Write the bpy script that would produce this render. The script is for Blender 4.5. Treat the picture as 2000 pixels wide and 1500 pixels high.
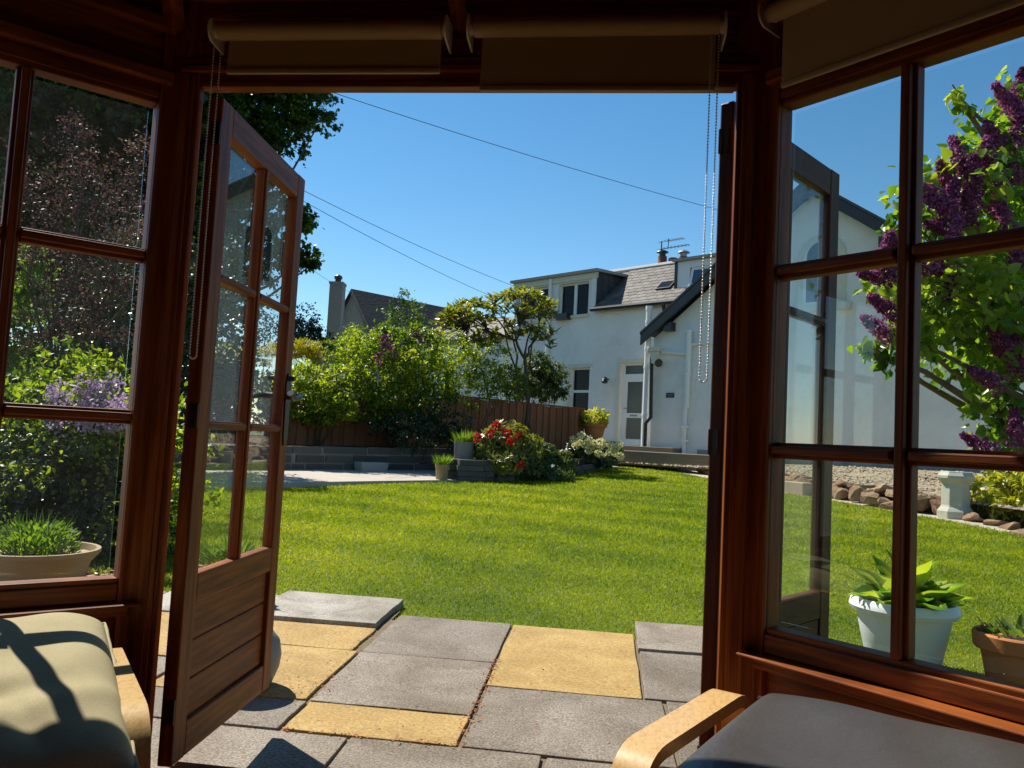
import bpy, math, random
import numpy as np
from mathutils import Vector, Matrix

for o in list(bpy.data.objects): bpy.data.objects.remove(o)
S = bpy.context.scene
COL = S.collection
rng = np.random.default_rng(7)
random.seed(7)

# ------------------------------------------------------------------ camera
FPX, PITCH, ROLL, YAW = 1580.1, 0.0700, 0.0521, -0.1182      # focal length in pixels of a 2000 px wide picture
CAM = np.array([0.3717, 0.0, 0.0])                           # z = 0 is eye level
_f = np.array([math.sin(YAW)*math.cos(PITCH), math.cos(YAW)*math.cos(PITCH), math.sin(PITCH)])
_r = np.array([math.cos(YAW), -math.sin(YAW), 0.0]); _u = np.cross(_r, _f)
FWD = _f
RGT = math.cos(ROLL)*_r + math.sin(ROLL)*_u
UPV = -math.sin(ROLL)*_r + math.cos(ROLL)*_u
cam = bpy.data.cameras.new('camera'); cam.sensor_width = 36; cam.lens = FPX/2000*36
cam.clip_start = 0.02; cam.clip_end = 3000
camo = bpy.data.objects.new('camera', cam); COL.objects.link(camo)
m = Matrix.Identity(4)
for i in range(3): m[i][0], m[i][1], m[i][2], m[i][3] = RGT[i], UPV[i], -FWD[i], CAM[i]
camo.matrix_world = m
S.camera = camo
S.render.resolution_x, S.render.resolution_y = 1024, 768

# ------------------------------------------------------------------ sky, sun, exposure
SUN_AZ, SUN_EL = math.radians(-51.5), math.radians(51.0)     # azimuth measured from +Y towards +X
sd = Vector((math.sin(SUN_AZ)*math.cos(SUN_EL), math.cos(SUN_AZ)*math.cos(SUN_EL), math.sin(SUN_EL)))
W = bpy.data.worlds.new('World'); S.world = W; W.use_nodes = True
nt = W.node_tree; nt.nodes.clear()
sky = nt.nodes.new('ShaderNodeTexSky'); sky.sky_type = 'NISHITA'; sky.sun_disc = False
sky.sun_elevation = SUN_EL; sky.sun_rotation = SUN_AZ; sky.altitude = 100; sky.air_density = 1.0; sky.dust_density = 0.0; sky.ozone_density = 1.6
bg = nt.nodes.new('ShaderNodeBackground'); bg.inputs[1].default_value = 0.068
wo = nt.nodes.new('ShaderNodeOutputWorld'); hs_ = nt.nodes.new('ShaderNodeHueSaturation'); hs_.inputs['Saturation'].default_value = 1.28; hs_.inputs['Hue'].default_value = .492
nt.links.new(sky.outputs[0], hs_.inputs['Color']); nt.links.new(hs_.outputs[0], bg.inputs[0]); nt.links.new(bg.outputs[0], wo.inputs[0])
sl = bpy.data.lights.new('sun', 'SUN'); sl.energy = 4.2; sl.angle = math.radians(0.53); sl.color = (1.0, 0.95, 0.86)
slo = bpy.data.objects.new('sun', sl); COL.objects.link(slo); slo.rotation_euler = sd.to_track_quat('Z', 'Y').to_euler(); slo.location = sd*60
S.view_settings.view_transform = 'Standard'; S.view_settings.look = 'None'; S.view_settings.gamma = 1.0
S.view_settings.exposure = 1.0; S.view_settings.use_curve_mapping = False
S.render.engine = 'CYCLES'
S.cycles.transparent_max_bounces = 24; S.cycles.max_bounces = 8

# ------------------------------------------------------------------ placing helpers (real depth in metres)
HC, SLOPE = 0.95, 0.028
def gz(y): return -HC + SLOPE*(min(y, 21.0)-1.8)
def ray(px, py): return FWD + (px-1000)/FPX*RGT + (750-py)/FPX*UPV
def at(px, py, d): return CAM + ray(px, py)*d
def atz(px, py, z): r = ray(px, py); return CAM + r*(z/r[2])
def G(px, py):
    d = ray(px, py); t = (-HC-SLOPE*1.8)/(d[2]-SLOPE*d[1]); return CAM + d*t
def gp(x, y, dz=0.0): return np.array([x, y, gz(y)+dz])
def V(*a): return np.array(a, float)
def unit(a): a = np.asarray(a, float); return a/np.linalg.norm(a)

# ------------------------------------------------------------------ materials
def newmat(name):
    m = bpy.data.materials.new(name); m.use_nodes = True
    n = m.node_tree; n.nodes.clear()
    out = n.nodes.new('ShaderNodeOutputMaterial'); b = n.nodes.new('ShaderNodeBsdfPrincipled')
    n.links.new(b.outputs[0], out.inputs[0])
    return m, n, b, out
def ramp(n, src, cols, pos=None):
    r = n.nodes.new('ShaderNodeValToRGB'); e = r.color_ramp.elements
    k = len(cols); pos = pos or [i/(k-1) for i in range(k)]
    while len(e) < k: e.new(0.5)
    for i, c in enumerate(cols): e[i].position = pos[i]; e[i].color = (*c, 1)
    n.links.new(src, r.inputs[0]); return r.outputs[0]
def noise(n, scale, stretch=(1, 1, 1), detail=4, rough=0.55, coord='Object', dist=0.0):
    tc = n.nodes.new('ShaderNodeTexCoord'); mp = n.nodes.new('ShaderNodeMapping'); mp.inputs['Scale'].default_value = stretch
    t = n.nodes.new('ShaderNodeTexNoise'); t.inputs['Scale'].default_value = scale; t.inputs['Detail'].default_value = detail
    t.inputs['Roughness'].default_value = rough; t.inputs['Distortion'].default_value = dist
    if coord == 'World':
        gm = n.nodes.new('ShaderNodeNewGeometry'); n.links.new(gm.outputs['Position'], mp.inputs[0])
    else: n.links.new(tc.outputs[coord], mp.inputs[0])
    n.links.new(mp.outputs[0], t.inputs[0]); return t.outputs[0]
def mixc(n, fac, a, b, typ='MIX'):
    x = n.nodes.new('ShaderNodeMix'); x.data_type = 'RGBA'; x.blend_type = typ
    for s, v in ((x.inputs[0], fac), (x.inputs[6], a), (x.inputs[7], b)):
        if isinstance(v, (int, float)): s.default_value = v
        elif isinstance(v, tuple): s.default_value = (*v, 1)
        else: n.links.new(v, s)
    return x.outputs[2]
def bump(n, b, h, strength, dist=0.01):
    k = n.nodes.new('ShaderNodeBump'); k.inputs['Strength'].default_value = strength; k.inputs['Distance'].default_value = dist
    n.links.new(h, k.inputs['Height']); n.links.new(k.outputs[0], b.inputs['Normal']); return k
def surf(name, cols, scale=6, stretch=(1, 1, 1), rough=0.6, bs=0.0, bscale=40, bstretch=None, bdist=0.004, spec=0.4, coat=0.0, coord='Object', pos=None, rnd=0.0, detail=4, metal=0.0, fine=None, stain=None):
    """Principled surface: colour from a noise ramp, per-object shift, relief from a second noise."""
    m, n, b, out = newmat(name)
    c = ramp(n, noise(n, scale, stretch, detail, coord=coord), cols, pos)
    if fine: c = mixc(n, fine[1], c, ramp(n, noise(n, fine[0], (1, 1, 1), 2, 0.7, coord=coord), [(.1, .1, .1), (.9, .9, .9)], [.3, .7]), 'OVERLAY')
    if stain: c = mixc(n, stain[1], c, ramp(n, noise(n, stain[0], (1, 1, 1), 6, .65, coord=coord, dist=.6), [stain[2], (1, 1, 1)], [.38, .60]), 'MULTIPLY')
    if rnd:
        oi = n.nodes.new('ShaderNodeObjectInfo'); mr = n.nodes.new('ShaderNodeMapRange')
        mr.inputs['To Min'].default_value = 1-rnd; mr.inputs['To Max'].default_value = 1+rnd; n.links.new(oi.outputs['Random'], mr.inputs[0])
        hs = n.nodes.new('ShaderNodeHueSaturation'); n.links.new(mr.outputs[0], hs.inputs['Value']); n.links.new(c, hs.inputs['Color']); c = hs.outputs[0]
    n.links.new(c, b.inputs['Base Color'])
    b.inputs['Roughness'].default_value = rough; b.inputs['Specular IOR Level'].default_value = spec; b.inputs['Metallic'].default_value = metal
    if coat: b.inputs['Coat Weight'].default_value = coat; b.inputs['Coat Roughness'].default_value = 0.18
    if bs: bump(n, b, noise(n, bscale, bstretch or (1, 1, 1), 5, 0.6, coord=coord), bs, bdist)
    return m
def leafmat(name, cols, trans=0.38, rough=0.42, spec=0.35, tcol=None, pos=None, wscale=0.0):
    m, n, b, out = newmat(name)
    at_ = n.nodes.new('ShaderNodeAttribute'); at_.attribute_name = 'rnd'
    c = ramp(n, at_.outputs['Fac'], cols, pos)
    n.links.new(c, b.inputs['Base Color']); b.inputs['Roughness'].default_value = rough; b.inputs['Specular IOR Level'].default_value = spec
    t = n.nodes.new('ShaderNodeBsdfTranslucent')
    tc = mixc(n, 1.0, c, tcol or (1.9, 1.9, 0.7), 'MULTIPLY'); n.links.new(tc, t.inputs[0])
    mx = n.nodes.new('ShaderNodeMixShader'); mx.inputs[0].default_value = trans
    n.links.new(b.outputs[0], mx.inputs[1]); n.links.new(t.outputs[0], mx.inputs[2]); n.links.new(mx.outputs[0], out.inputs[0])
    return m
def glassmat(name, dust=0.03, tint=(.97, .985, .97)):
    m, n, b, out = newmat(name); n.nodes.remove(b)
    tr = n.nodes.new('ShaderNodeBsdfTransparent'); tr.inputs[0].default_value = (*tint, 1)
    gl = n.nodes.new('ShaderNodeBsdfGlossy'); gl.inputs['Roughness'].default_value = 0.0; gl.inputs[0].default_value = (1, 1, 1, 1)
    lw = n.nodes.new('ShaderNodeLayerWeight'); lw.inputs[0].default_value = .5      # Schlick reflectance, the same on both faces of the pane
    pw = n.nodes.new('ShaderNodeMath'); pw.operation = 'POWER'; pw.inputs[1].default_value = 5; n.links.new(lw.outputs['Facing'], pw.inputs[0])
    fr = n.nodes.new('ShaderNodeMath'); fr.operation = 'MULTIPLY_ADD'; fr.inputs[1].default_value = .95; fr.inputs[2].default_value = .042; n.links.new(pw.outputs[0], fr.inputs[0])
    mx = n.nodes.new('ShaderNodeMixShader'); n.links.new(fr.outputs[0], mx.inputs[0]); n.links.new(tr.outputs[0], mx.inputs[1]); n.links.new(gl.outputs[0], mx.inputs[2])
    tl = n.nodes.new('ShaderNodeBsdfTranslucent'); tl.inputs[0].default_value = (.8, .82, .85, 1)
    nz = ramp(n, noise(n, 14, (1, 1, .6), 6, .7), [(dust*.35,)*3, (dust*1.2,)*3, (dust*2.4,)*3], [.35, .62, .8])
    m2 = n.nodes.new('ShaderNodeMixShader'); n.links.new(nz, m2.inputs[0]); n.links.new(mx.outputs[0], m2.inputs[1]); n.links.new(tl.outputs[0], m2.inputs[2])
    n.links.new(m2.outputs[0], out.inputs[0]); return m

WR = [(.060, .010, .0013), (.175, .040, .0040), (.29, .078, .009), (.115, .025, .0026)]
M = {}
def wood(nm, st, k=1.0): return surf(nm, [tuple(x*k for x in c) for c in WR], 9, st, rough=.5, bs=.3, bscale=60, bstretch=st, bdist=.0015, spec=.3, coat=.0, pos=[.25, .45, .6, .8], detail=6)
M['wood_v'] = wood('varnished_wood_upright', (6, 6, .35))
M['wood_h'] = wood('varnished_wood_level', (.45, .45, 7))
M['wood_vd'] = wood('shade_toned_wood_upright', (6, 6, .35), .32); M['wood_hd'] = wood('shade_toned_wood_level', (.45, .45, 7), .32)  # varnished wood copy with the right leaf's shade put into its colour
M['wood_x'] = wood('ceiling_wood', (1.2, 1.2, 1.2))
M['glass'] = glassmat('window_glass', .0030)
M['glass_d'] = glassmat('dusty_door_glass', .0045)
M['birch'] = surf('bent_birch', [(.42, .245, .082), (.51, .315, .118), (.57, .37, .155), (.48, .29, .105)], 60, (3, 1.4, 3), rough=.36, bs=.15, bscale=60, bdist=.0008, coat=.2, detail=7, pos=[.3, .45, .6, .75])
M['leather'] = surf('dark_leather', [(.028, .024, .022), (.050, .044, .041), (.075, .067, .062)], 5, rough=.36, bs=.5, bscale=70, bdist=.0025, spec=.5, detail=9)
M['suede'] = surf('olive_suede', [(.30, .245, .14), (.38, .315, .185), (.45, .38, .24)], 9, rough=.85, bs=.2, bscale=420, bdist=.001, spec=.15, detail=8, fine=(420, .18))
M['blind'] = surf('cream_blind_cloth', [(.42, .32, .19), (.48, .375, .235)], 8, rough=.8, bs=.15, bscale=400, bdist=.0005)
M['plastic'] = surf('ivory_plastic', [(.62, .58, .48), (.68, .64, .55)], 5, rough=.4)
M['bead'] = surf('pale_metal_beads', [(.62, .55, .50), (.75, .68, .62)], 30, rough=.28, metal=.6)
M['iron'] = surf('black_iron', [(.012, .012, .013), (.03, .03, .032)], 20, rough=.35, bs=.2, bscale=60, spec=.6)
M['brass'] = surf('hinge_metal', [(.35, .33, .30), (.5, .48, .44)], 20, rough=.3, metal=.9)
M['ground'] = surf('garden_soil', [(.045, .035, .02), (.06, .07, .025), (.05, .09, .02)], .6, rough=.95, coord='World')
M['slab_grey'] = surf('grey_paving', [(.150, .122, .092), (.215, .178, .138), (.275, .235, .185)], 2.2, rough=.85, bs=.55, bscale=95, bdist=.003, rnd=.16, fine=(150, .75), coord='World', stain=(2.4, .75, (.55, .50, .42)))
M['slab_buff'] = surf('buff_paving', [(.29, .180, .052), (.37, .240, .075), (.44, .305, .115)], 3, (1, 2.2, 1), rough=.82, bs=.5, bscale=60, bstretch=(1, 3, 1), bdist=.003, rnd=.08, fine=(90, .4), coord='World', stain=(3.0, .6, (.66, .60, .50)))
M['render'] = surf('white_rendered_wall', [(.72, .71, .67), (.81, .795, .755), (.85, .835, .79)], .9, (1, 1, .35), rough=.9, bs=.6, bscale=9, bdist=.03, coord='World', stain=(1.1, .35, (.72, .70, .66)))
M['whitepaint'] = surf('white_gloss_paint', [(.74, .74, .72), (.80, .80, .78)], 4, rough=.4)
M['cream'] = surf('cream_stone_paint', [(.62, .58, .46), (.72, .68, .56)], 6, rough=.7)
M['blackpaint'] = surf('black_paint', [(.010, .011, .013), (.022, .023, .026)], 6, rough=.38, spec=.5)
M['slate'] = surf('grey_slate', [(.075, .065, .056), (.12, .104, .090), (.165, .145, .125)], 2.5, rough=.75, bs=.4, bscale=30, bdist=.004, rnd=.28, coord='World')
M['slate_d'] = surf('dark_slate', [(.035, .034, .036), (.06, .058, .06), (.085, .08, .08)], 2.5, rough=.7, bs=.4, bscale=30, bdist=.004, rnd=.22, coord='World')
M['lead'] = surf('lead_flashing', [(.25, .25, .25), (.40, .40, .39)], 5, rough=.6)
M['harl'] = surf('grey_harling', [(.26, .255, .25), (.34, .335, .33)], 2, rough=.95, bs=.6, bscale=30, bdist=.02)
M['pane'] = surf('house_window_glass', [(.010, .012, .013), (.02, .022, .024)], 1.5, rough=.04, spec=.12)
M['pane_f'] = surf('frosted_door_glass', [(.045, .055, .05), (.075, .08, .075)], 3, rough=.18, spec=.5)
M['terracotta'] = surf('terracotta', [(.36, .11, .035), (.48, .165, .055), (.54, .22, .09)], 6, rough=.8, bs=.2, bscale=50)
M['stoneware'] = surf('tan_stoneware', [(.24, .155, .07), (.33, .225, .11), (.39, .28, .15)], 5, rough=.55, bs=.15, bscale=30, coat=.1)
M['brownpot'] = surf('brown_clay', [(.20, .09, .05), (.28, .14, .085)], 6, rough=.7, bs=.15)
M['greypot'] = surf('grey_glazed_pot', [(.16, .16, .155), (.24, .235, .225)], 6, rough=.45, bs=.2, bscale=40)
M['whitepot'] = surf('white_plastic_pot', [(.66, .665, .65), (.75, .75, .74)], 5, rough=.42)
M['limestone'] = surf('weathered_stone', [(.30, .28, .22), (.44, .42, .34), (.56, .53, .45)], 5, rough=.9, bs=.5, bscale=30, bdist=.006, rnd=.1)
M['block'] = surf('grey_wall_stone', [(.055, .050, .045), (.090, .083, .073), (.125, .115, .10)], 4, rough=.92, bs=.6, bscale=18, bdist=.012, rnd=.22)
M['mortar'] = surf('mortar', [(.20, .18, .15), (.28, .26, .22)], 6, rough=.95, bs=.4)
M['terrace'] = surf('pale_terrace_paving', [(.31, .265, .22), (.42, .365, .305)], 2, rough=.9, bs=.3, rnd=.12, coord='World')
M['rock'] = surf('sandstone_rock', [(.13, .070, .045), (.25, .145, .085), (.38, .26, .14), (.28, .21, .15)], 2.2, rough=.92, bs=.9, bscale=14, bdist=.025, rnd=.42, pos=[.25, .45, .62, .8], coord='World', stain=(9, .7, (.45, .40, .36)))
M['gravel'] = surf('gravel_bed', [(.14, .105, .065), (.30, .235, .155), (.45, .37, .26)], 26, rough=.95, bs=1.0, bscale=26, bdist=.03, coord='World', pos=[.32, .5, .68])
M['pebble'] = surf('pebble', [(.26, .20, .135), (.44, .355, .25)], 3, rough=.9, coord='World')
M['path'] = surf('pale_path', [(.34, .28, .215), (.46, .395, .315)], 5, rough=.95, bs=.5, bscale=60, coord='World')
M['timber'] = surf('sleeper_timber', [(.14, .105, .075), (.25, .20, .145)], 6, (.5, .5, 8), rough=.9, bs=.5, bscale=30, rnd=.15)
M['fence'] = surf('red_brown_fence', [(.14, .050, .024), (.235, .090, .042), (.32, .135, .064)], 8, (3, 3, .4), rough=.85, bs=.4, bscale=30, bstretch=(4, 4, .4), rnd=.22)
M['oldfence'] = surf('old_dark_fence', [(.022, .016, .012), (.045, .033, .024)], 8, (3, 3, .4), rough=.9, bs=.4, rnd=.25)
M['bark'] = surf('bark', [(.055, .042, .03), (.11, .085, .06)], 9, (2, 2, .5), rough=.95, bs=.8, bscale=25, bdist=.02)
M['bark_l'] = surf('pale_bark', [(.12, .095, .065), (.22, .18, .125)], 9, (2, 2, .6), rough=.95, bs=.6, bscale=25, bdist=.02)
M['soil'] = surf('potting_soil', [(.02, .014, .01), (.05, .035, .022)], 30, rough=1, bs=.9, bscale=60, bdist=.02)
M['petal'] = surf('fallen_rusty_bud_scales', [(.30, .085, .025), (.45, .16, .05)], 9, rough=.8, coord='World')
M['cable'] = surf('overhead_cable', [(.05, .06, .07), (.07, .08, .09)], 3, rough=.7)
M['alu'] = surf('grey_aluminium', [(.22, .22, .23), (.32, .32, .33)], 8, rough=.4, metal=.7)
M['brick_pot'] = surf('red_chimney_clay', [(.12, .045, .03), (.20, .085, .055)], 6, rough=.85, bs=.3)
M['brickface'] = surf('pale_red_brick', [(.34, .22, .17), (.48, .36, .29)], 9, rough=.9, bs=.5)
LG = lambda *c: leafmat(*c)
M['grass'] = None
M['l_lilac'] = leafmat('lilac_leaf', [(.040, .105, .010), (.095, .190, .016), (.175, .270, .022), (.28, .34, .035)], .52, .33, .5)
M['f_lilac'] = leafmat('lilac_flower', [(.12, .018, .075), (.24, .050, .155), (.37, .11, .26), (.52, .26, .42)], .35, .6, .2, (1.5, 1.0, 1.4))
M['l_syc'] = leafmat('broad_tree_leaf', [(.020, .042, .008), (.045, .085, .012), (.095, .150, .016), (.21, .26, .024)], .48, .35, .5, pos=[0, .5, .85, 1])
M['l_purple'] = leafmat('purple_leaf', [(.028, .016, .019), (.058, .033, .036), (.105, .066, .062), (.18, .125, .10)], .3, .55, .15, (1.6, 1.2, 1.0))
M['l_gold'] = leafmat('golden_leaf', [(.22, .20, .012), (.36, .31, .02), (.48, .40, .03)], .35)
M['l_green'] = leafmat('shrub_leaf', [(.055, .100, .008), (.120, .175, .012), (.21, .26, .018), (.32, .34, .03)], .52)
M['l_bright'] = leafmat('fresh_leaf', [(.06, .12, .012), (.11, .18, .018), (.18, .25, .025)], .45)
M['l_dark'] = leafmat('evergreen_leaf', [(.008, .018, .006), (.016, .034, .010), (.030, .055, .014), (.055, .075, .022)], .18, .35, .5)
M['l_grey'] = leafmat('grey_green_leaf', [(.045, .070, .022), (.080, .110, .034), (.13, .155, .055)], .35)
M['l_rhodo'] = leafmat('rhododendron_leaf', [(.060, .080, .012), (.125, .145, .020), (.22, .22, .03), (.32, .27, .05)], .38, .32, .5)
M['l_yellow'] = leafmat('variegated_yellow_leaf', [(.12, .17, .015), (.30, .30, .02), (.45, .42, .035), (.52, .50, .07)], .4)
M['l_hosta'] = leafmat('hosta_leaf', [(.05, .13, .018), (.10, .20, .025), (.30, .36, .04), (.42, .44, .06)], .45, .45, .2)
M['l_herb'] = leafmat('herb_leaf', [(.045, .085, .022), (.08, .14, .03), (.13, .20, .045)], .42)
M['f_red'] = leafmat('red_flower', [(.30, .006, .012), (.50, .015, .022), (.62, .05, .05)], .3, .5, .2, (1.4, .8, .8))
M['f_cream'] = leafmat('cream_flower', [(.62, .58, .22), (.76, .73, .42), (.82, .80, .60)], .35, .6, .2, (1.1, 1.1, 1.0))
M['f_pink'] = leafmat('pale_pink_flower', [(.36, .22, .38), (.52, .37, .53), (.66, .54, .66)], .35, .6, .2, (1.2, 1.1, 1.2))

# ------------------------------------------------------------------ mesh and object helpers
class MB:
    def __init__(s, fr=None): s.v = []; s.f = []; s.fr = fr
    def _add(s, vs, fs):
        b = len(s.v)
        for p in vs: s.v.append(tuple(s.fr(*p)) if s.fr else tuple(p))
        for f in fs: s.f.append(tuple(b+i for i in f))
        return s
    def box(s, x0, x1, y0, y1, z0, z1):
        return s._add([(x0, y0, z0), (x1, y0, z0), (x1, y1, z0), (x0, y1, z0), (x0, y0, z1), (x1, y0, z1), (x1, y1, z1), (x0, y1, z1)],
                      [(3, 2, 1, 0), (4, 5, 6, 7), (0, 1, 5, 4), (1, 2, 6, 5), (2, 3, 7, 6), (3, 0, 4, 7)])
    def prism(s, poly, z0, z1):
        n = len(poly); zz = (lambda z, p: z(p) if callable(z) else z)
        return s._add([(p[0], p[1], zz(z0, p)) for p in poly]+[(p[0], p[1], zz(z1, p)) for p in poly],
                      [tuple(range(n))[::-1], tuple(range(n, 2*n))]+[(i, (i+1) % n, n+(i+1) % n, n+i) for i in range(n)])
    def extrude(s, pts, d):
        n = len(pts); d = np.asarray(d, float)
        return s._add([tuple(p) for p in pts]+[tuple(np.asarray(p, float)+d) for p in pts],
                      [tuple(range(n))[::-1], tuple(range(n, 2*n))]+[(i, (i+1) % n, n+(i+1) % n, n+i) for i in range(n)])
    def tube(s, pts, rad, sides=8, cap=True, flat=None):
        pts = [np.asarray(p, float) for p in pts]; n = len(pts)
        rad = [rad]*n if isinstance(rad, (int, float)) else rad
        vs = []; ref = None
        for i, p in enumerate(pts):
            t = unit(pts[min(i+1, n-1)]-pts[max(i-1, 0)])
            if ref is None: ref = unit(np.cross(t, V(.31, .52, .8)) if abs(t[2]) > .5 else np.cross(t, V(0, 0, 1)))
            ref = unit(ref-t*(ref@t)); b = np.cross(t, ref)
            for k in range(sides):
                a = 2*math.pi*k/sides; vs.append(p+rad[i]*(math.cos(a)*ref+math.sin(a)*b))
        fs = [(i*sides+k, i*sides+(k+1) % sides, (i+1)*sides+(k+1) % sides, (i+1)*sides+k) for i in range(n-1) for k in range(sides)]
        if cap: fs += [tuple(range(sides))[::-1], tuple((n-1)*sides+k for k in range(sides))]
        return s._add(vs, fs)
    def band(s, pts, wdir, w, th):           # flat strip of bent wood
        pts = [np.asarray(p, float) for p in pts]; n = len(pts); wdir = unit(wdir); vs = []
        for i, p in enumerate(pts):
            t = unit(pts[min(i+1, n-1)]-pts[max(i-1, 0)]); nn = unit(np.cross(wdir, t))
            for a, b in ((-1, -1), (1, -1), (1, 1), (-1, 1)): vs.append(p+wdir*w/2*a+nn*th/2*b)
        fs = [(i*4+k, i*4+(k+1) % 4, (i+1)*4+(k+1) % 4, (i+1)*4+k) for i in range(n-1) for k in range(4)]
        return s._add(vs, fs+[(3, 2, 1, 0), tuple((n-1)*4+k for k in range(4))])
    def lathe(s, prof, c=(0, 0, 0), sides=28, sx=1, sy=1):
        vs = []; n = len(prof)
        for r, z in prof:
            for k in range(sides):
                a = 2*math.pi*k/sides; vs.append((c[0]+r*math.cos(a)*sx, c[1]+r*math.sin(a)*sy, c[2]+z))
        fs = [(i*sides+k, i*sides+(k+1) % sides, (i+1)*sides+(k+1) % sides, (i+1)*sides+k) for i in range(n-1) for k in range(sides)]
        fs += [tuple(range(sides))[::-1], tuple((n-1)*sides+k for k in range(sides))]
        return s._add(vs, fs)
WT = {}
def place(o, parent, wloc):
    COL.objects.link(o); wloc = Vector([float(x) for x in wloc])
    if parent is not None:
        o.parent = parent; o.location = wloc-WT[parent.name]
    else: o.location = wloc
    WT[o.name] = wloc
    return o
def meshdata(name, v, f, mat, smooth=False):
    me = bpy.data.meshes.new(name); me.from_pydata([tuple(map(float, p)) for p in v], [], f); me.update()
    if mat is not None: me.materials.append(mat)
    if smooth: me.polygons.foreach_set('use_smooth', [True]*len(me.polygons))
    return me
def obj(name, mb, mat, parent=None, smooth=False, bevel=0.0, label=None, cat=None, group=None, kind=None, subsurf=0, auto=None):
    v = np.array(mb.v, float); lo, hi = v.min(0), v.max(0); org = V((lo[0]+hi[0])/2, (lo[1]+hi[1])/2, lo[2])
    me = meshdata(name, v-org, mb.f, M[mat] if isinstance(mat, str) else mat, smooth)
    o = bpy.data.objects.new(name, me); place(o, parent, org)
    if bevel:
        b = o.modifiers.new('bevel', 'BEVEL'); b.width = bevel; b.segments = 2; b.limit_method = 'ANGLE'; b.angle_limit = math.radians(40)
    if subsurf:
        b = o.modifiers.new('subsurf', 'SUBSURF'); b.levels = b.render_levels = subsurf
    if auto:
        for p in me.polygons: p.use_smooth = True
        try: me.set_sharp_from_angle(angle=math.radians(auto))
        except Exception: pass
    tag(o, label, cat, group, kind); return o
def tag(o, label=None, cat=None, group=None, kind=None):
    if label: o['label'] = label
    if cat: o['category'] = cat
    if group: o['group'] = group
    if kind: o['kind'] = kind
    return o
def thing(name, label, cat, loc, group=None):
    o = bpy.data.objects.new(name, None); o.empty_display_size = .1; place(o, None, loc); return tag(o, label, cat, group)
def inst(name, me, parent, wloc, rot=None, scale=(1, 1, 1)):
    o = bpy.data.objects.new(name, me); place(o, parent, wloc)
    if rot is not None: o.rotation_euler = rot.to_euler() if isinstance(rot, Matrix) else rot
    o.scale = scale; return o
def frame(o, a, b, c=(0, 0, 1)):
    o, a, b, c = (np.asarray(x, float) for x in (o, a, b, c)); return lambda s, t, z: o+a*s+b*t+c*z
def rotm(a, b, c): return Matrix(((a[0], b[0], c[0]), (a[1], b[1], c[1]), (a[2], b[2], c[2])))
UNITBOX = {}
def unitbox(mat, chamfer=0.0):
    k = (mat, chamfer)
    if k not in UNITBOX:
        mb = MB().box(-.5, .5, -.5, .5, -.5, .5); UNITBOX[k] = meshdata('piece', mb.v, mb.f, M[mat])
    return UNITBOX[k]

# ---- leaves: many small folded faces built at once with numpy
OUTL = {'diamond': [(.45, .5, .12)], 'oval': [(.25, .42, .1), (.7, .38, .1)], 'long': [(.3, .5, .06), (.75, .36, .04)],
        'heart': [(-.04, .34, .1), (.25, .56, .16), (.6, .36, .12)], 'blade': [(.35, .5, .0)], 'hosta': [(.08, .30, .06), (.34, .50, .16), (.70, .33, .10)]}
def rdir(n):
    a = rng.normal(size=(n, 3)); return a/np.linalg.norm(a, axis=1, keepdims=True)
def leafmesh(name, P, A, N, L, Wd, mat, parent=None, shape='diamond', rnd=None, curl=0.0, edge=0.0, **kw):
    P, A, N = np.asarray(P, float), np.asarray(A, float), np.asarray(N, float); n = len(P)
    L = np.broadcast_to(L, (n,)); Wd = np.broadcast_to(Wd, (n,))
    A = A/np.linalg.norm(A, axis=1, keepdims=True)
    B = np.cross(N, A); B /= np.linalg.norm(B, axis=1, keepdims=True)+1e-9; N2 = np.cross(A, B)
    ol = OUTL[shape]; k = len(ol); nv = 2+2*k
    X = np.zeros((n, nv, 3))
    X[:, 0] = P; X[:, 1] = P+A*L[:, None]-N2*(curl*L)[:, None]
    for i, (u, w, h) in enumerate(ol):
        base = P+A*(u*L)[:, None]+N2*(h*Wd)[:, None]-N2*(curl*L*u*u)[:, None]
        X[:, 2+i] = base+B*(w*Wd)[:, None]; X[:, 2+k+i] = base-B*(w*Wd)[:, None]
    fr = [0]+[2+i for i in range(k)]+[1]; fl = [1]+[2+k+i for i in range(k)][::-1]+[0]
    q = len(fr); pat = np.array(fr+fl)
    loops = (np.arange(n)[:, None]*nv+pat[None]).ravel()
    org = V(*(X.reshape(-1, 3).min(0)+X.reshape(-1, 3).max(0))/2); org[2] = X[..., 2].min()
    me = bpy.data.meshes.new(name)
    me.vertices.add(n*nv); me.vertices.foreach_set('co', (X-org).astype(np.float32).ravel())
    me.loops.add(len(loops)); me.loops.foreach_set('vertex_index', loops.astype(np.int32))
    me.polygons.add(n*2); me.polygons.foreach_set('loop_start', (np.arange(n*2)*q).astype(np.int32)); me.polygons.foreach_set('loop_total', np.full(n*2, q, np.int32))
    me.update(calc_edges=True)
    if rnd is None: rnd = rng.random(n)
    a = me.attributes.new('rnd', 'FLOAT', 'POINT'); a.data.foreach_set('value', np.clip(np.asarray(rnd)[:, None]+edge*(np.arange(nv) >= 2)[None], 0, 1).astype(np.float32).ravel())
    me.materials.append(M[mat] if isinstance(mat, str) else mat)
    o = bpy.data.objects.new(name, me); place(o, parent, org); tag(o, **kw); return o
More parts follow.
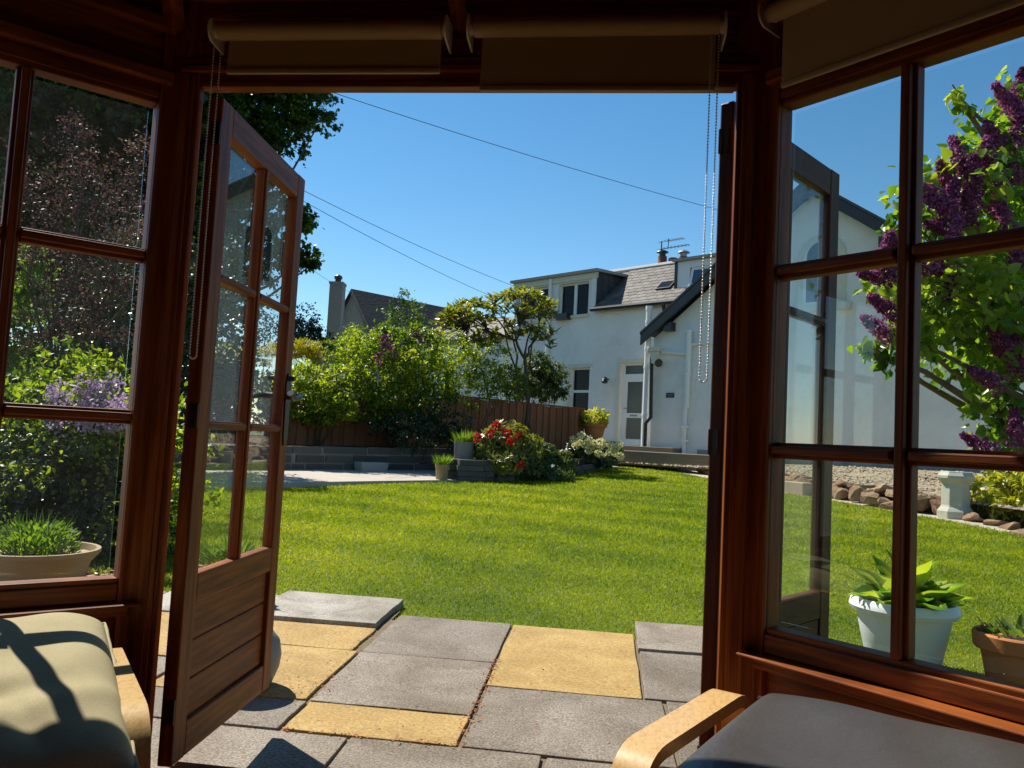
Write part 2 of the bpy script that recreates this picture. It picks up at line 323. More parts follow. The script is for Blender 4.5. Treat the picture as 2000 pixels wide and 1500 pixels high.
def blobpts(c, r, n, shell=.55, lump=.25, sub=0.0):
    """points through an ellipsoid clump, most of them near its skin, skin made uneven; sub > 0 gathers them into sprays"""
    c = np.asarray(c, float); r = np.broadcast_to(np.asarray(r, float), (3,))
    k = n if not sub else max(5, int(n/sub))
    d = rdir(k); ph = rng.random((6, 3))*6.28; fq = rng.normal(size=(6, 3))*2.6
    bumpv = 1+lump*sum(np.sin(d@fq[i]+ph[i, 0]) for i in range(6))/2.4
    u = np.where(rng.random(k) < shell, 1-.28*rng.random(k)**1.5, rng.random(k)**.45)
    P = c+d*r*(u*bumpv)[:, None]
    if not sub: return P, d
    i = rng.integers(0, k, n); g = rng.normal(size=(n, 3))*(r*(1.05/math.sqrt(k)+.03))
    t = rng.random(n)[:, None]; P2 = P[i]+g*(.4+.6*t)+d[i]*r*.10*t
    dd = d[i]+g/(np.linalg.norm(g, axis=1, keepdims=True)+1e-9)*.5
    return P2, dd/np.linalg.norm(dd, axis=1, keepdims=True)
def foliage(name, blobs, size, mat, parent, dens=1.0, shape='diamond', wr=.55, droop=.25, upb=.6, hue=.0, shell=.55, lump=.25, sub=0.0, **kw):
    """blobs: (centre, radius, count). One crown mesh."""
    P, D, R = [], [], []
    for c, r, n in blobs:
        n = max(6, int(n*dens)); p, d = blobpts(c, r, n, shell, lump, sub); P.append(p); D.append(d)
        R.append(np.clip(rng.normal(.42, .2)+rng.normal(0, .26, n)+hue, 0, 1))
    P = np.concatenate(P); D = np.concatenate(D); R = np.concatenate(R); n = len(P)
    A = D*.7+rdir(n)*.9; A[:, 2] -= droop
    N = rdir(n)*.8+D*.3; N[:, 2] += upb
    L = size*(.65+.7*rng.random(n))
    return leafmesh(name, P-A/np.linalg.norm(A, axis=1, keepdims=True)*L[:, None]*.5, A, N, L, L*wr, mat, parent, shape, R, **kw)
def wob(a, b, k=6, amp=.06, sag=0.0):
    a, b = np.asarray(a, float), np.asarray(b, float); l = np.linalg.norm(b-a); out = []
    o1 = rng.normal(size=3)*amp*l
    for i in range(k+1):
        t = i/k; out.append(a+(b-a)*t+o1*math.sin(math.pi*t)+rng.normal(size=3)*amp*.25*l*(0 < i < k)+V(0, 0, sag*l*math.sin(math.pi*t)))
    return out
def limbs(mb, base, tips, r0, r1=.012, fork=.45, amp=.07, sides=7):
    """trunk to a fork, then one limb to each tip"""
    base = np.asarray(base, float); tips = [np.asarray(t, float) for t in tips]
    top = base+(np.mean(tips, 0)-base)*fork
    tr = wob(base, top, 6, .03); mb.tube(tr, [r0*(1-.45*i/6) for i in range(7)], sides+2)
    for t in tips:
        j = rng.integers(3, 7); s = tr[j]
        mb.tube(wob(s, t, 5, amp), [r0*.42*(1-i/5)+r1*i/5 for i in range(6)], sides)
    return mb

# ================================================================== THE SETTING
ys = [-900, -40, -4, 2, 6, 12, 21, 26, 60, 1500]
gv = []; gf = []
for y in ys:
    z = (-HC+SLOPE*(max(-6, min(y, 21))-1.8)) - .012
    gv += [(-1200, y, z), (1200, y, z)]
for i in range(len(ys)-1): gf.append((2*i, 2*i+1, 2*i+3, 2*i+2))
mb = MB(); mb.v = gv; mb.f = gf
obj('ground', mb, 'ground', kind='structure', label='bare garden soil under lawn and beds')

LAWN = [(1.25, 4.02), (1.25, 1.0), (6.5, 1.0)] + [tuple(G(*p)[:2]) for p in
        [(2000, 1048), (1860, 1020), (1735, 998), (1640, 981), (1540, 965), (1450, 948), (1375, 934), (1325, 923), (1280, 916), (1240, 913), (1200, 913), (1160, 918), (1120, 926), (1060, 938),
         (1000, 943), (930, 944), (870, 943), (740, 947), (560, 956)]] + [(-4.3, 8.4), (-5.6, 6.6), (-5.2, 5.6), (-3.4, 5.2), (-2.7, 4.35), (-1.9, 4.05), (-1.2, 4.02), (-.63, 3.8), (.54, 3.8), (.56, 4.02)]
def inpoly(X, Y, poly):
    ins = np.zeros(len(X), bool); n = len(poly)
    for i in range(n):
        x1, y1 = poly[i]; x2, y2 = poly[(i+1) % n]
        c = ((y1 > Y) != (y2 > Y)) & (X < (x2-x1)*(Y-y1)/(y2-y1+1e-12)+x1); ins ^= c
    return ins
mb = MB(); mb.v = [(x, y, gz(y)+.004) for x, y in LAWN]; mb.f = [tuple(range(len(LAWN)))]
m_, n_, b_, o_ = newmat('lawn_turf')
c_ = ramp(n_, noise(n_, 1.3, (1, 1, 1), 5, .6, coord='World'), [(.06, .095, .006), (.10, .14, .008), (.15, .175, .015)], [.35, .52, .7])
n_.links.new(c_, b_.inputs['Base Color']); b_.inputs['Roughness'].default_value = .9; bump(n_, b_, noise(n_, 90, coord='World'), .8, .02)
obj('lawn', mb, m_, kind='structure', label='mown green lawn filling the middle of the garden')

# slabs: x0, x1, y0, y1, colour, lift
SL = [(-.018, .540, 2.99, 3.87, 'b', .0), (-.570, -.030, 3.262, 3.885, 'g', 0), (-.570, -.030, 2.680, 3.252, 'g', .001), (-.562, -.028, 2.428, 2.668, 'b', 0),
      (-.010, .612, 2.425, 2.978, 'g', 0), (-1.235, -.618, 3.628, 4.14, 'l', .018), (-1.15, -.612, 3.270, 3.615, 'b', 0), (-1.15, -.590, 2.682, 3.258, 'b', 0),
      (.553, 1.10, 3.600, 4.075, 'g', .012), (.553, 1.10, 2.992, 3.588, 'g', .002), (-1.12, -.575, 2.425, 2.670, 'g', 0), (-1.12, -.350, 1.99, 2.412, 'g', 0), (-.338, .230, 1.99, 2.412, 'g', .002),
      (.242, .800, 1.99, 2.412, 'g', 0), (.625, 1.16, 2.425, 2.978, 'g', .001), (-1.80, -1.250, 3.62, 4.08, 'l', .004), (-1.80, -1.165, 3.00, 3.605, 'b', 0), (-1.80, -1.165, 2.42, 2.985, 'g', 0),
      (-2.42, -1.815, 3.38, 3.98, 'g', 0), (-2.42, -1.815, 2.77, 3.365, 'g', 0), (-3.05, -2.435, 3.30, 4.0, 'l', 0), (-3.05, -2.435, 2.7, 3.285, 'g', 0), (-3.70, -3.065, 3.30, 4.0, 'g', 0)]
M['slab_light'] = surf('light_grey_paving', [(.25, .225, .185), (.34, .31, .265), (.42, .39, .34)], 3.2, rough=.85, bs=.5, bscale=95, bdist=.003, fine=(150, .6), coord='World', stain=(3, .8, (.5, .46, .38)))
PT = bpy.data.objects.new('patio', None); place(PT, None, gp(-.3, 3.0, -.05)); tag(PT, 'patio of grey and buff paving slabs outside the open doors', kind='structure')
for x0, x1, y0, y1, c, lift in SL:
    mb = MB(); j = lambda: random.uniform(-.004, .004)
    pl = [(x0+j(), y0+j()), (x1+j(), y0+j()), (x1+j(), y1+j()), (x0+j(), y1+j())]
    # slightly broken outline
    poly = []
    for i in range(4):
        a, b = pl[i], pl[(i+1) % 4]
        for t in np.linspace(0, 1, 6)[:-1]:
            e = random.uniform(-.0035, .0035) if t > 0 else 0
            poly.append((a[0]+(b[0]-a[0])*t+e, a[1]+(b[1]-a[1])*t+e))
    mb.prism(poly, lambda p: gz(p[1])-.05, lambda p, l=lift: gz(p[1])+.028+l)
    obj('slab', mb, {'b': 'slab_buff', 'g': 'slab_grey', 'l': 'slab_light'}[c], PT, bevel=.004)
mb = MB(); mb.v = [(x, y, gz(y)+.017) for x, y in [(-3.75, 1.9), (1.2, 1.9), (1.2, 3.98), (.55, 3.98), (.55, 3.82), (-.6, 3.82), (-.6, 4.0), (-3.75, 3.97)]]; mb.f = [tuple(range(8))]
M['joint'] = surf('sandy_joint', [(.10, .07, .04), (.20, .15, .09)], 20, rough=1, bs=.6, coord='World')
obj('joint_bed', mb, 'joint', PT)

# grass blades: dense near, thinner and larger far
N0 = 2100000
d = 2.2*np.exp(rng.random(N0)*math.log(21/2.2)); th = rng.random(N0)*(1.5)-.78
X = CAM[0]+d*np.sin(th+YAW); Y = d*np.cos(th+YAW)
k = inpoly(X, Y, LAWN) & (Y > 1.4)
for x0, x1, y0, y1, c, l in SL: k &= ~((X > x0+.005) & (X < x1-.005) & (Y > y0) & (Y < y1-.005))
X, Y, d = X[k], Y[k], d[k]
keep = rng.random(len(X)) < .62
X, Y, d = X[keep], Y[keep], d[keep]
Z = np.array([gz(y) for y in Y])+.002
n = len(X); print('grass blades', n)
A = np.stack([rng.normal(0, .85, n), rng.normal(0, .85, n), np.full(n, .8)], 1)
Nn = rdir(n)*.9; Nn[:, 2] += .35
sc = np.clip(d/5.5, .75, 2.6)
def fbm(x, y, k):
    r_ = np.random.default_rng(k); o_ = np.zeros(len(x))
    for i in range(7):
        f = .7*1.75**i; a_ = r_.random()*6.28; o_ += np.sin((x*math.cos(a_)*1.0+y*math.sin(a_)*.55)*f*1.6+r_.random()*6.28+1.5*np.sin((y*math.cos(a_)-x*math.sin(a_))*f+r_.random()*6.28))/(1+.35*i)
    return o_/2.6
pat = fbm(X, Y, 3); dry = np.clip(fbm(X*1.3, Y*1.3, 11)-.55, 0, 1)*1.3
stripe = np.sin((X*.30+Y*.95)*2*math.pi/1.05+.6*np.sin(X*.8))
R = np.clip(.40+.19*pat+.09*stripe+rng.normal(0, .10, n)+dry*.45*rng.random(n)+(rng.random(n) < .03)*.4, 0, 1)
M['grass'] = leafmat('grass_blade', [(.050, .100, .003), (.132, .195, .004), (.215, .268, .005), (.29, .32, .015), (.46, .43, .19)], .5, .5, .3, (1.9, 1.75, .4), pos=[0, .3, .55, .78, 1])
leafmesh('grass', np.stack([X, Y, Z], 1), A, Nn, .024*(.6+.8*rng.random(n))*np.clip(sc, .7, 1.6), .0038*sc, 'grass', None, 'blade', R, kind='stuff', label='short mown grass blades of the lawn', cat='grass')

# fallen bud scales on the patio
n = 380; X = np.zeros(n); Y = np.zeros(n)
for i in range(n):
    q = random.random()
    if q < .38: X[i] = -.022+random.gauss(0, .012); Y[i] = random.uniform(2.4, 3.3)
    elif q < .60: X[i] = -.59+random.gauss(0, .03); Y[i] = random.uniform(2.6, 3.5)
    elif q < .75: X[i] = random.uniform(-.56, -.03); Y[i] = 2.42+random.gauss(0, .012)
    elif q < .86: X[i] = -.72+random.gauss(0, .09); Y[i] = 2.80+random.gauss(0, .08)
    else: X[i] = random.uniform(-1, .5); Y[i] = random.uniform(2.4, 3.8)
Z = np.array([gz(y)+.032 for y in Y])
A = np.stack([rng.normal(size=n), rng.normal(size=n), rng.random(n)*.35], 1); Nn = rdir(n)*.5; Nn[:, 2] += 1
leafmesh('fallen_buds', np.stack([X, Y, Z], 1), A, Nn, .008+.009*rng.random(n), .004+.003*rng.random(n), 'petal', None, 'diamond', None, curl=.15, kind='stuff', label='rusty fallen bud scales in the paving joints', cat='debris')

# ================================================================== SUMMERHOUSE
WD = 1.25; HW = WD/2; PC = .0758; D0 = 1.7773; ZH = .8045; FW = WD+2*PC
ZT, Z1, Z2, ZB, FLOOR = .7555, .3909, .0091, -.3586, -.825
CY = D0-FW/2*(1+math.sqrt(2)); CEN = V(0, CY, 0)
SH = thing('summerhouse', 'octagonal dark red-brown timber summerhouse seen from inside through its open double doors', 'summerhouse', (0, CY, FLOOR))
def facet(k):
    """frame of facet k (0 = door side, counted clockwise from above): s along, t outwards, z"""
    a = -math.pi/4*k; R2 = lambda p: V(p[0]*math.cos(a)-p[1]*math.sin(a), p[0]*math.sin(a)+p[1]*math.cos(a), 0)
    o = R2((-FW/2, D0-CY)); dr = R2((1, 0)); no = R2((0, 1)); return frame(CEN+o, dr, no), CEN+o, dr, no
ZP = 1.02                                              # wall plate height
def window_part(k, ncol=5):
    fr, o, dr, no = facet(k)
    win = bpy.data.objects.new('window', None); place(win, SH, fr(FW/2, .03, ZB))
    for a0, a1 in ((0, .025), (FW-.025, FW)):
        w = MB(fr); w.box(a0, a1, .0, .046, ZB-.035, ZT+.045); obj('stile', w, 'wood_v', win, bevel=.004)
    for z0, z1 in ((ZT, ZT+.045), (ZB-.05, ZB)):
        r = MB(fr); r.box(.0252, FW-.0252, .001, .045, z0, z1); r.box(.0252, FW-.0252, -.006, .002, z0+.012 if z0 > 0 else z0, z1 if z0 > 0 else z1-.012)
        obj('rail', r, 'wood_h', win, bevel=.003)
    pw = (FW-.05)/ncol
    for i in range(1, ncol):
        s = .025+pw*i; b = MB(fr); b.box(s-.017, s+.017, .012, .042, ZB+.0002, ZT-.0002); b.box(s-.009, s+.009, -.004, .0125, ZB+.0002, ZT-.0002); obj('mullion', b, 'wood_v', win, bevel=.003)
    for zc in (Z1, Z2):
        for i in range(ncol):
            s0 = .025+pw*i+(.0172 if i else .0002); s1 = .025+pw*(i+1)-(.0172 if i < ncol-1 else .0002)
            b = MB(fr); b.box(s0, s1, .013, .041, zc-.0165, zc+.0165); b.box(s0, s1, -.003, .0135, zc-.008, zc+.009); obj('glazing_bar', b, 'wood_h', win, bevel=.003)
    zz = [ZB, Z2, Z1, ZT]
    for j in range(3):
        for i in range(ncol):
            b = MB(fr); b.box(.025+pw*i+.012, .025+pw*(i+1)-.012, .0345, .0385, zz[j]+.011, zz[j+1]-.011); obj('pane', b, 'glass', win)
    # lining below, sill, trim and head boards
    zb = ZB-.05; n = 3; h = (zb-.035-FLOOR)/n
    for i in range(n):
        b = MB(fr); b.box(.001, FW-.001, .012, .034, FLOOR+h*i+.002, FLOOR+h*(i+1)-.002); obj('lining_board', b, 'wood_h', SH, bevel=.004)
    b = MB(fr); b.box(.004, FW-.004, .036, .06, FLOOR-.1, zb-.002); obj('outer_boarding', b, 'wood_h', SH)
    b = MB(fr); b.box(-.012, FW+.012, -.05, .030, ZB-.0585, ZB-.0305-.022); b.box(0, FW, -.012, .011, ZB-.085, ZB-.059); obj('sill', b, 'wood_h', SH, bevel=.005)
    b = MB(fr); b.box(.001, FW-.001, .002, .07, ZT+.0455, ZP); obj('head_board', b, 'wood_h', SH)
    b = MB(fr); b.box(.0, FW, -.028, .0015, ZT+.0455, ZT+.076); obj('trim_rail', b, 'wood_h', SH, bevel=.005)
    b = MB(fr); b.box(.0, FW, -.024, .0015, .93, .962); obj('plate_rail', b, 'wood_h', SH, bevel=.004)
for k in (7, 1): window_part(k)
for k in (2, 3, 4, 5, 6):
    fr, o, dr, no = facet(k); n = 12; h = (ZP-FLOOR)/n
    for i in range(n):
        b = MB(fr); b.box(0, FW, 0, .03, FLOOR+h*i+.002, FLOOR+h*(i+1)-.002); obj('lining_board', b, 'wood_h', SH)
    b = MB(fr); b.box(0, FW, .031, .06, FLOOR-.1, ZP); obj('outer_boarding', b, 'wood_h', SH)
# corner posts
for k in range(8):
    f0, o0, d0, n0 = facet(k); f1, o1, d1, n1 = facet((k+1) % 8); c = o1; bis = unit(n0+n1)
    left = PC-.002 if k == 0 else .0; right = PC-.002 if k == 7 else .0
    poly = [c-d0*left, c+bis*(-.004 if not (left or right) else 0), c+d1*right, c+d1*right+n1*.035, c+bis*.050, c-d0*left+n0*.035]
    if not left: poly[0] = c-d0*.024-n0*.010; poly[5] = c-d0*.024+n0*.035
    if not right: poly[2] = c+d1*.024-n1*.010; poly[3] = c+d1*.024+n1*.035
    if left: poly[5:] = [c-d0*(left-.04)+n0*.045, c-d0*left+n0*.022]
    if right: poly[3:4] = [c+d1*right+n1*.022, c+d1*(right-.04)+n1*.045]
    b = MB(); b.prism([(p[0], p[1]) for p in poly[::-1]], FLOOR-.12, ZP); obj('post', b, 'wood_v', SH, bevel=.004)
# door surround on facet 0
fr, o, dr, no = facet(0); X0 = FW/2                       # s = x + X0
b = MB(fr); b.box(PC+.001, FW-PC-.001, .0, .036, ZH, ZH+.014); b.box(PC-.05, FW-PC+.05, .0035, .060, ZH+.0145, ZH+.075); obj('header', b, 'wood_h', SH, bevel=.003)
for i, (z0, z1) in enumerate([(ZH+.077, ZH+.118), (ZH+.120, ZH+.165), (ZH+.167, ZP)]):
    b = MB(fr); b.box(PC-.06, FW-PC+.06, .004+.004*(i % 2), .07, z0, z1); obj('head_board', b, 'wood_h', SH, bevel=.004)
b = MB(fr); b.box(PC-.05, FW-PC+.05, -.01, .0030, ZH+.034, ZH+.050); b.box(PC-.05, FW-PC+.05, -.006, .0030, ZH+.054, ZH+.068); obj('reeded_moulding', b, 'wood_h', SH, bevel=.003)
for s in (PC, FW-PC):
    sg = 1 if s < 1 else -1
    b = MB(fr); a0, a1 = sorted((s-sg*.050, s-sg*.014)); b.box(a0, a1, -.005, -.0002, FLOOR, ZH+.03); a0, a1 = sorted((s-sg*.040, s-sg*.026)); b.box(a0, a1, -.008, -.0045, FLOOR, ZH+.03); obj('architrave', b, 'wood_v', SH, bevel=.002)
b = MB(fr); b.box(PC+.013, FW-PC-.013, -.02, .11, FLOOR-.09, FLOOR+.025); obj('threshold', b, 'wood_h', SH, bevel=.006)
# floor, roof, rafters
oct_ = [tuple((facet(k)[1]+facet(k)[3]*.03)[:2]) for k in range(8)][::-1]
b = MB(); b.prism(oct_, FLOOR-.09, FLOOR-.001); obj('floor', b, 'wood_h', SH)
APX = CEN+V(0, 0, 1.98)
for k in range(8):
    f0, o0, d0, n0 = facet(k); f1, o1, d1, n1 = facet((k+1) % 8); dl = facet((k-1) % 8)[3]
    bl, br = unit(n0+dl), unit(n0+n1); e0 = o0+bl*.08+V(0, 0, ZP-.045); e1 = o1+br*.08+V(0, 0, ZP-.045)
    b = MB(); b.extrude([e0, e1, APX], (0, 0, .035)); obj('roof_panel', b, 'wood_x', SH)
    b = MB(); cpost = o1+V(0, 0, ZP-.0); b.tube([cpost-br*.015+V(0, 0, -.07), cpost-br*.03+V(0, 0, -.07), APX+V(0, 0, -.09)], .024, 4); obj('rafter', b, 'wood_h', SH)
    mid = (o0+o1)/2; b = MB(); b.tube([mid+V(0, 0, .945)-n0*.004, mid-n0*.02+V(0, 0, .945), APX+V(0, 0, -.10)], .020, 4); obj('rafter', b, 'wood_h', SH)

# ---- doors
ROWS = [(-.355, -.009), (.009, .355), (.373, .716)]
def door_leaf(P, dirv, nrm, wid, label, glass, handle):
    """leaf from hinge P along dirv; t = 0 is the room face, t grows towards nrm (outside face)"""
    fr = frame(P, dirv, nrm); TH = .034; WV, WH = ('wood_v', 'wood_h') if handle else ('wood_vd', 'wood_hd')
    dr_ = bpy.data.objects.new('door', None); place(dr_, SH, fr(wid/2, 0, -.783)); dr_['label'] = label
    for a0, a1 in ((0, .066), (wid-.060, wid)):
        b = MB(fr); b.box(a0, a1, 0, TH, -.783, .79); obj('stile', b, WV, dr_, bevel=.004)
    b = MB(fr); b.box(.0662, wid-.0602, .0008, TH-.0008, .716, .7885); obj('top_rail', b, WH, dr_, bevel=.003)
    b = MB(fr); b.box(.0662, wid-.0602, .0008, TH-.0008, -.426, -.355); obj('lock_rail', b, WH, dr_, bevel=.004)
    b = MB(fr); b.box(.0662, wid-.0602, .0008, TH-.0008, -.7825, -.702); obj('bottom_rail', b, WH, dr_, bevel=.004)
    mid = (.066+wid-.060)/2
    b = MB(fr); b.box(mid-.0165, mid+.0165, .006, TH-.006, -.3548, .7158); b.box(mid-.008, mid+.008, .0, TH, -.3548, .7158); obj('mullion', b, WV, dr_, bevel=.003)
    for z in (0.0, .364):
        for a0, a1 in ((.0662, mid-.0167), (mid+.0167, wid-.0602)):
            b = MB(fr); b.box(a0, a1, .0045, TH-.0045, z-.0105, z+.0105); b.box(a0, a1, .0008, TH-.0008, z-.006, z+.006); obj('glazing_bar', b, WH, dr_, bevel=.0025)
    for z0, z1 in ROWS:
        for a0, a1 in ((.055, mid-.008), (mid+.008, wid-.05)):
            b = MB(fr); b.box(a0, a1, .019, .023, z0-.006, z1+.006); obj('pane', b, glass, dr_)
    h = (.702-.426)/3
    for i in range(3):
        b = MB(fr); b.box(.0664, wid-.0604, .013, .029, -.702+h*i+.0022, -.702+h*(i+1)-.0022); obj('plank', b, WH, dr_, bevel=.003)
    for z in (.70, .02, -.66):
        b = MB(fr); b.box(-.002, .0, .008, TH-.010, z-.028, z+.028); b.tube([(-.002, .004, z-.028), (-.002, .004, z+.028)], .004, 8); obj('hinge', b, 'iron', dr_)
    if handle:
        for sgn, t0 in ((-1, 0.0), (1, TH)):
            b = MB(fr); s0 = wid-.030; zc = .10
            t1 = t0+sgn*.005; lo, hi = sorted((t0, t1))
            prof = [(-.15, .010), (-.12, .017), (-.03, .020), (.03, .022), (.055, .018), (.07, .010)]
            pl = [(s0-w_, zc+z_) for z_, w_ in prof]+[(s0+w_, zc+z_) for z_, w_ in prof[::-1]]
            b.extrude([(p, lo, q) for p, q in pl], (0, hi-lo, 0))
            b.tube([(s0, t0, zc), (s0, t0+sgn*.03, zc), (s0-.01, t0+sgn*.045, zc+.002)], [.011, .010, .009], 10)
            b.tube([(s0-.005, t0+sgn*.042, zc), (s0-.04, t0+sgn*.05, zc-.004), (s0-.075, t0+sgn*.05, zc-.010), (s0-.098, t0+sgn*.052, zc-.004), (s0-.112, t0+sgn*.05, zc+.006)], [.010, .0085, .0075, .009, .011], 10)
            b.tube([(s0, t0+sgn*.004, zc+.055), (s0, t0+sgn*.022, zc+.055)], [.009, .007], 8)
            obj('handle', b, 'iron', dr_, auto=40)
    return dr_
PL = V(-.5785, 1.803, 0); dl = unit(V(-.0298, .617, 0)); door_leaf(PL, dl, V(-dl[1], dl[0], 0), .618, 'left door leaf standing open with black lever handles', 'glass_d', True)
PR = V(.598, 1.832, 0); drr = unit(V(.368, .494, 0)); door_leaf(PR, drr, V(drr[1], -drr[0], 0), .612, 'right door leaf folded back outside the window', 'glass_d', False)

# ---- roller blinds
def blind(fr, s0, s1, zc, zbot, label, chain=None, tilt=0.0):
    o = thing('roller_blind', label, 'roller blind', fr((s0+s1)/2, -.05, zbot), 'cream roller blinds above the openings')
    b = MB(fr); b.tube([(s0+.014, -.055, zc), (s1-.014, -.055, zc+tilt)], .0205, 24); obj('roller', b, 'blind', o, auto=40)
    b = MB(fr); n = 14
    prof = [(-.0365, zc)]+[(-.0365-.002*math.sin(i/n*3.1), zc-.002-(zc-zbot-.012)*i/n) for i in range(1, n+1)]
    vs = []; a0, a1 = s0+.03, s1-.018
    for t, z in prof: vs += [(a0, t, z), (a1, t, z+tilt*(z > zbot+.05)), (a0, t-.0012, z), (a1, t-.0012, z+tilt*(z > zbot+.05))]
    fs = []
    for i in range(len(prof)-1): p = 4*i; fs += [(p, p+1, p+5, p+4), (p+2, p+6, p+7, p+3), (p, p+4, p+6, p+2), (p+1, p+3, p+7, p+5)]
    b._add(vs, fs); obj('cloth', b, 'blind', o)
    b = MB(fr); b.box(a0-.001, a1+.001, -.0435, -.034, zbot, zbot+.014); obj('bottom_bar', b, 'blind', o, bevel=.004)
    for s in (s0, s1):
        b = MB(fr); sg = 1 if s == s0 else -1; x0, x1 = sorted((s, s+sg*.004))
        pts = [(-.001, zc+.03), (-.001, zc-.034)]+[(-.052+.028*math.cos(a), zc-.002+.030*math.sin(a)) for a in np.linspace(-1.9, -4.3, 10)]
        b.extrude([(x0, p[0]-.008, p[1]) for p in pts], (x1-x0, 0, 0))
        b.tube([(s+sg*.004, -.055, zc), (s+sg*.014, -.055, zc)], [.017, .014], 14); obj('bracket', b, 'plastic', o)
    if chain:
        sc_, zlow, gap = chain; b = MB(fr); sp = .0068; pts = []
        z = zc-.005
        while z > zlow+gap/2: pts.append((sc_-gap/2, z)); z -= sp
        for a in np.linspace(0, math.pi, 6)[1:-1]: pts.append((sc_-gap/2*math.cos(a), zlow+gap/2-gap/2*math.sin(a)))
        z = zlow+gap/2
        while z < zc-.005: pts.append((sc_+gap/2, z)); z += sp
        r = .0025
        for p, q in pts:
            t = -.055+.0012*math.sin(q*9)
            b._add([(p+r, t, q), (p-r, t, q), (p, t+r, q), (p, t-r, q), (p, t, q+r), (p, t, q-r), (p+.6*r, t-.6*r, q+.5*r), (p-.6*r, t-.6*r, q+.5*r), (p+.6*r, t-.6*r, q-.5*r), (p-.6*r, t-.6*r, q-.5*r)],
                   [(0, 2, 4), (2, 1, 4), (0, 4, 6), (4, 7, 6), (4, 1, 7), (6, 7, 3), (0, 6, 8), (6, 3, 8), (3, 7, 9), (3, 9, 8), (7, 1, 9), (8, 9, 5), (0, 8, 5), (9, 1, 5), (2, 0, 5), (1, 2, 5)])
        b.tube([(sc_-gap/2, -.055, zc-.005), (sc_-gap/2, -.055, zlow+gap/2), (sc_, -.055, zlow), (sc_+gap/2, -.055, zlow+gap/2), (sc_+gap/2, -.055, zc-.005)], .0006, 4)
        obj('bead_chain', b, 'bead', o, auto=80)
    return o
blind(facet(0)[0], X0-.572, X0-.018, .912, .817, 'short cream roller blind over the left half of the doorway with long bead chain', (X0-.561, .147, .017))
blind(facet(0)[0], X0+.028, X0+.590, .915, .776, 'cream roller blind over the right half of the doorway, let down lower', (X0+.569, .143, .016), .003)
blind(facet(1)[0], .020, 1.33, .938, .772, 'wide cream roller blind above the right hand window with purple lilac outside')

# ================================================================== WHITE HOUSE ACROSS THE GARDEN
wv = V(.777, -.629, 0); hn = V(-.629, -.777, 0)               # along the front (to the right), out of the front
HD = at(1232, 865, 20.4)*V(1, 1, 0)
hf = frame(HD, wv, hn)                                          # s, t (outwards), z
WO = .6                                                        # the gabled wing stands this far forward
HS = thing('white_house', 'white rendered house with slate roof, dormers and a black edged front gable', 'house', hf(1.5, 0, -.6))
def sheet(fr, s0, s1, z0, z1, t, holes, depth=.14):
    """wall face with openings and reveals"""
    mb = MB(fr); ss = sorted({s0, s1, *[h[0] for h in holes], *[h[1] for h in holes]}); zz = sorted({z0, z1, *[h[2] for h in holes], *[h[3] for h in holes]})
    for i in range(len(ss)-1):
        for j in range(len(zz)-1):
            cs, cz = (ss[i]+ss[i+1])/2, (zz[j]+zz[j+1])/2
            if any(h[0] < cs < h[1] and h[2] < cz < h[3] for h in holes): continue
            mb._add([(ss[i], t, zz[j]), (ss[i+1], t, zz[j]), (ss[i+1], t, zz[j+1]), (ss[i], t, zz[j+1])], [(0, 1, 2, 3)])
    for a, b, c, d in holes:
        for p, q in (((a, c), (a, d)), ((a, d), (b, d)), ((b, d), (b, c)), ((b, c), (a, c))):
            mb._add([(p[0], t, p[1]), (q[0], t, q[1]), (q[0], t-depth, q[1]), (p[0], t-depth, p[1])], [(0, 1, 2, 3)])
    return mb
DW1, DW2 = (-2.72, -1.62, 3.50, 4.42), (-4.22, -3.12, 3.50, 4.42)
GW = (-2.15, -1.46, .62, 2.06); GD = (-.42, .36, .06, 2.13)
mb = sheet(hf, -4.45, -1.35, -.7, 4.62, 0, [DW1, DW2, GW]); mb2 = sheet(hf, -1.35, 3.2, -.7, 3.58, 0, [GD]); b0 = len(mb.v); mb.v += mb2.v; mb.f += [tuple(i+b0 for i in f) for f in mb2.f]
mb.fr = hf
mb._add([(-4.45, 0, -.7), (-4.45, -6, -.7), (-4.45, -6, 3.6), (-4.45, -2.0, 4.95), (-4.45, 0, 4.62)], [(0, 1, 2, 3, 4)])
obj('wall', mb, 'render', HS)
def hwindow(fr, h, t, parent, split='v', dep=.11, open_=0):
    s0, s1, z0, z1 = h; b = MB(fr); w = .045
    b.box(s0, s0+w, t-dep-.05, t-dep+.01, z0, z1); b.box(s1-w, s1, t-dep-.05, t-dep+.01, z0, z1); b.box(s0+w, s1-w, t-dep-.05, t-dep+.01, z0, z0+w); b.box(s0+w, s1-w, t-dep-.05, t-dep+.01, z1-w, z1)
    if split == 'v': m_ = (s0+s1)/2; b.box(m_-.05, m_+.05, t-dep-.05, t-dep+.011, z0+w, z1-w); cells = [(s0+w, m_-.05, z0+w, z1-w), (m_+.05, s1-w, z0+w, z1-w)]
    else: m_ = z0+(z1-z0)*.56; b.box(s0+w, s1-w, t-dep-.05, t-dep+.011, m_-.035, m_+.035); cells = [(s0+w, s1-w, z0+w, m_-.035), (s0+w, s1-w, m_+.035, z1-w)]
    wn = obj('window', b, 'whitepaint', parent)
    for a, c, d, e in cells:
        p = MB(fr); p.box(a-.005, c+.005, t-dep-.03, t-dep-.02, d-.005, e+.005); obj('pane', p, 'pane', wn)
    p = MB(fr); p.box(s0-.05, s1+.05, t-.10, t+.06, z0-.07, z0+.001); obj('sill', p, 'cream', wn)
    return wn
for h in (DW1, DW2): hwindow(hf, h, 0, HS)
hwindow(hf, GW, 0, HS, 'h')
p = MB(hf); p.box(-2.70, -2.2, .02, .2, 3.40, 3.56); obj('window_box', p, 'blackpaint', HS)
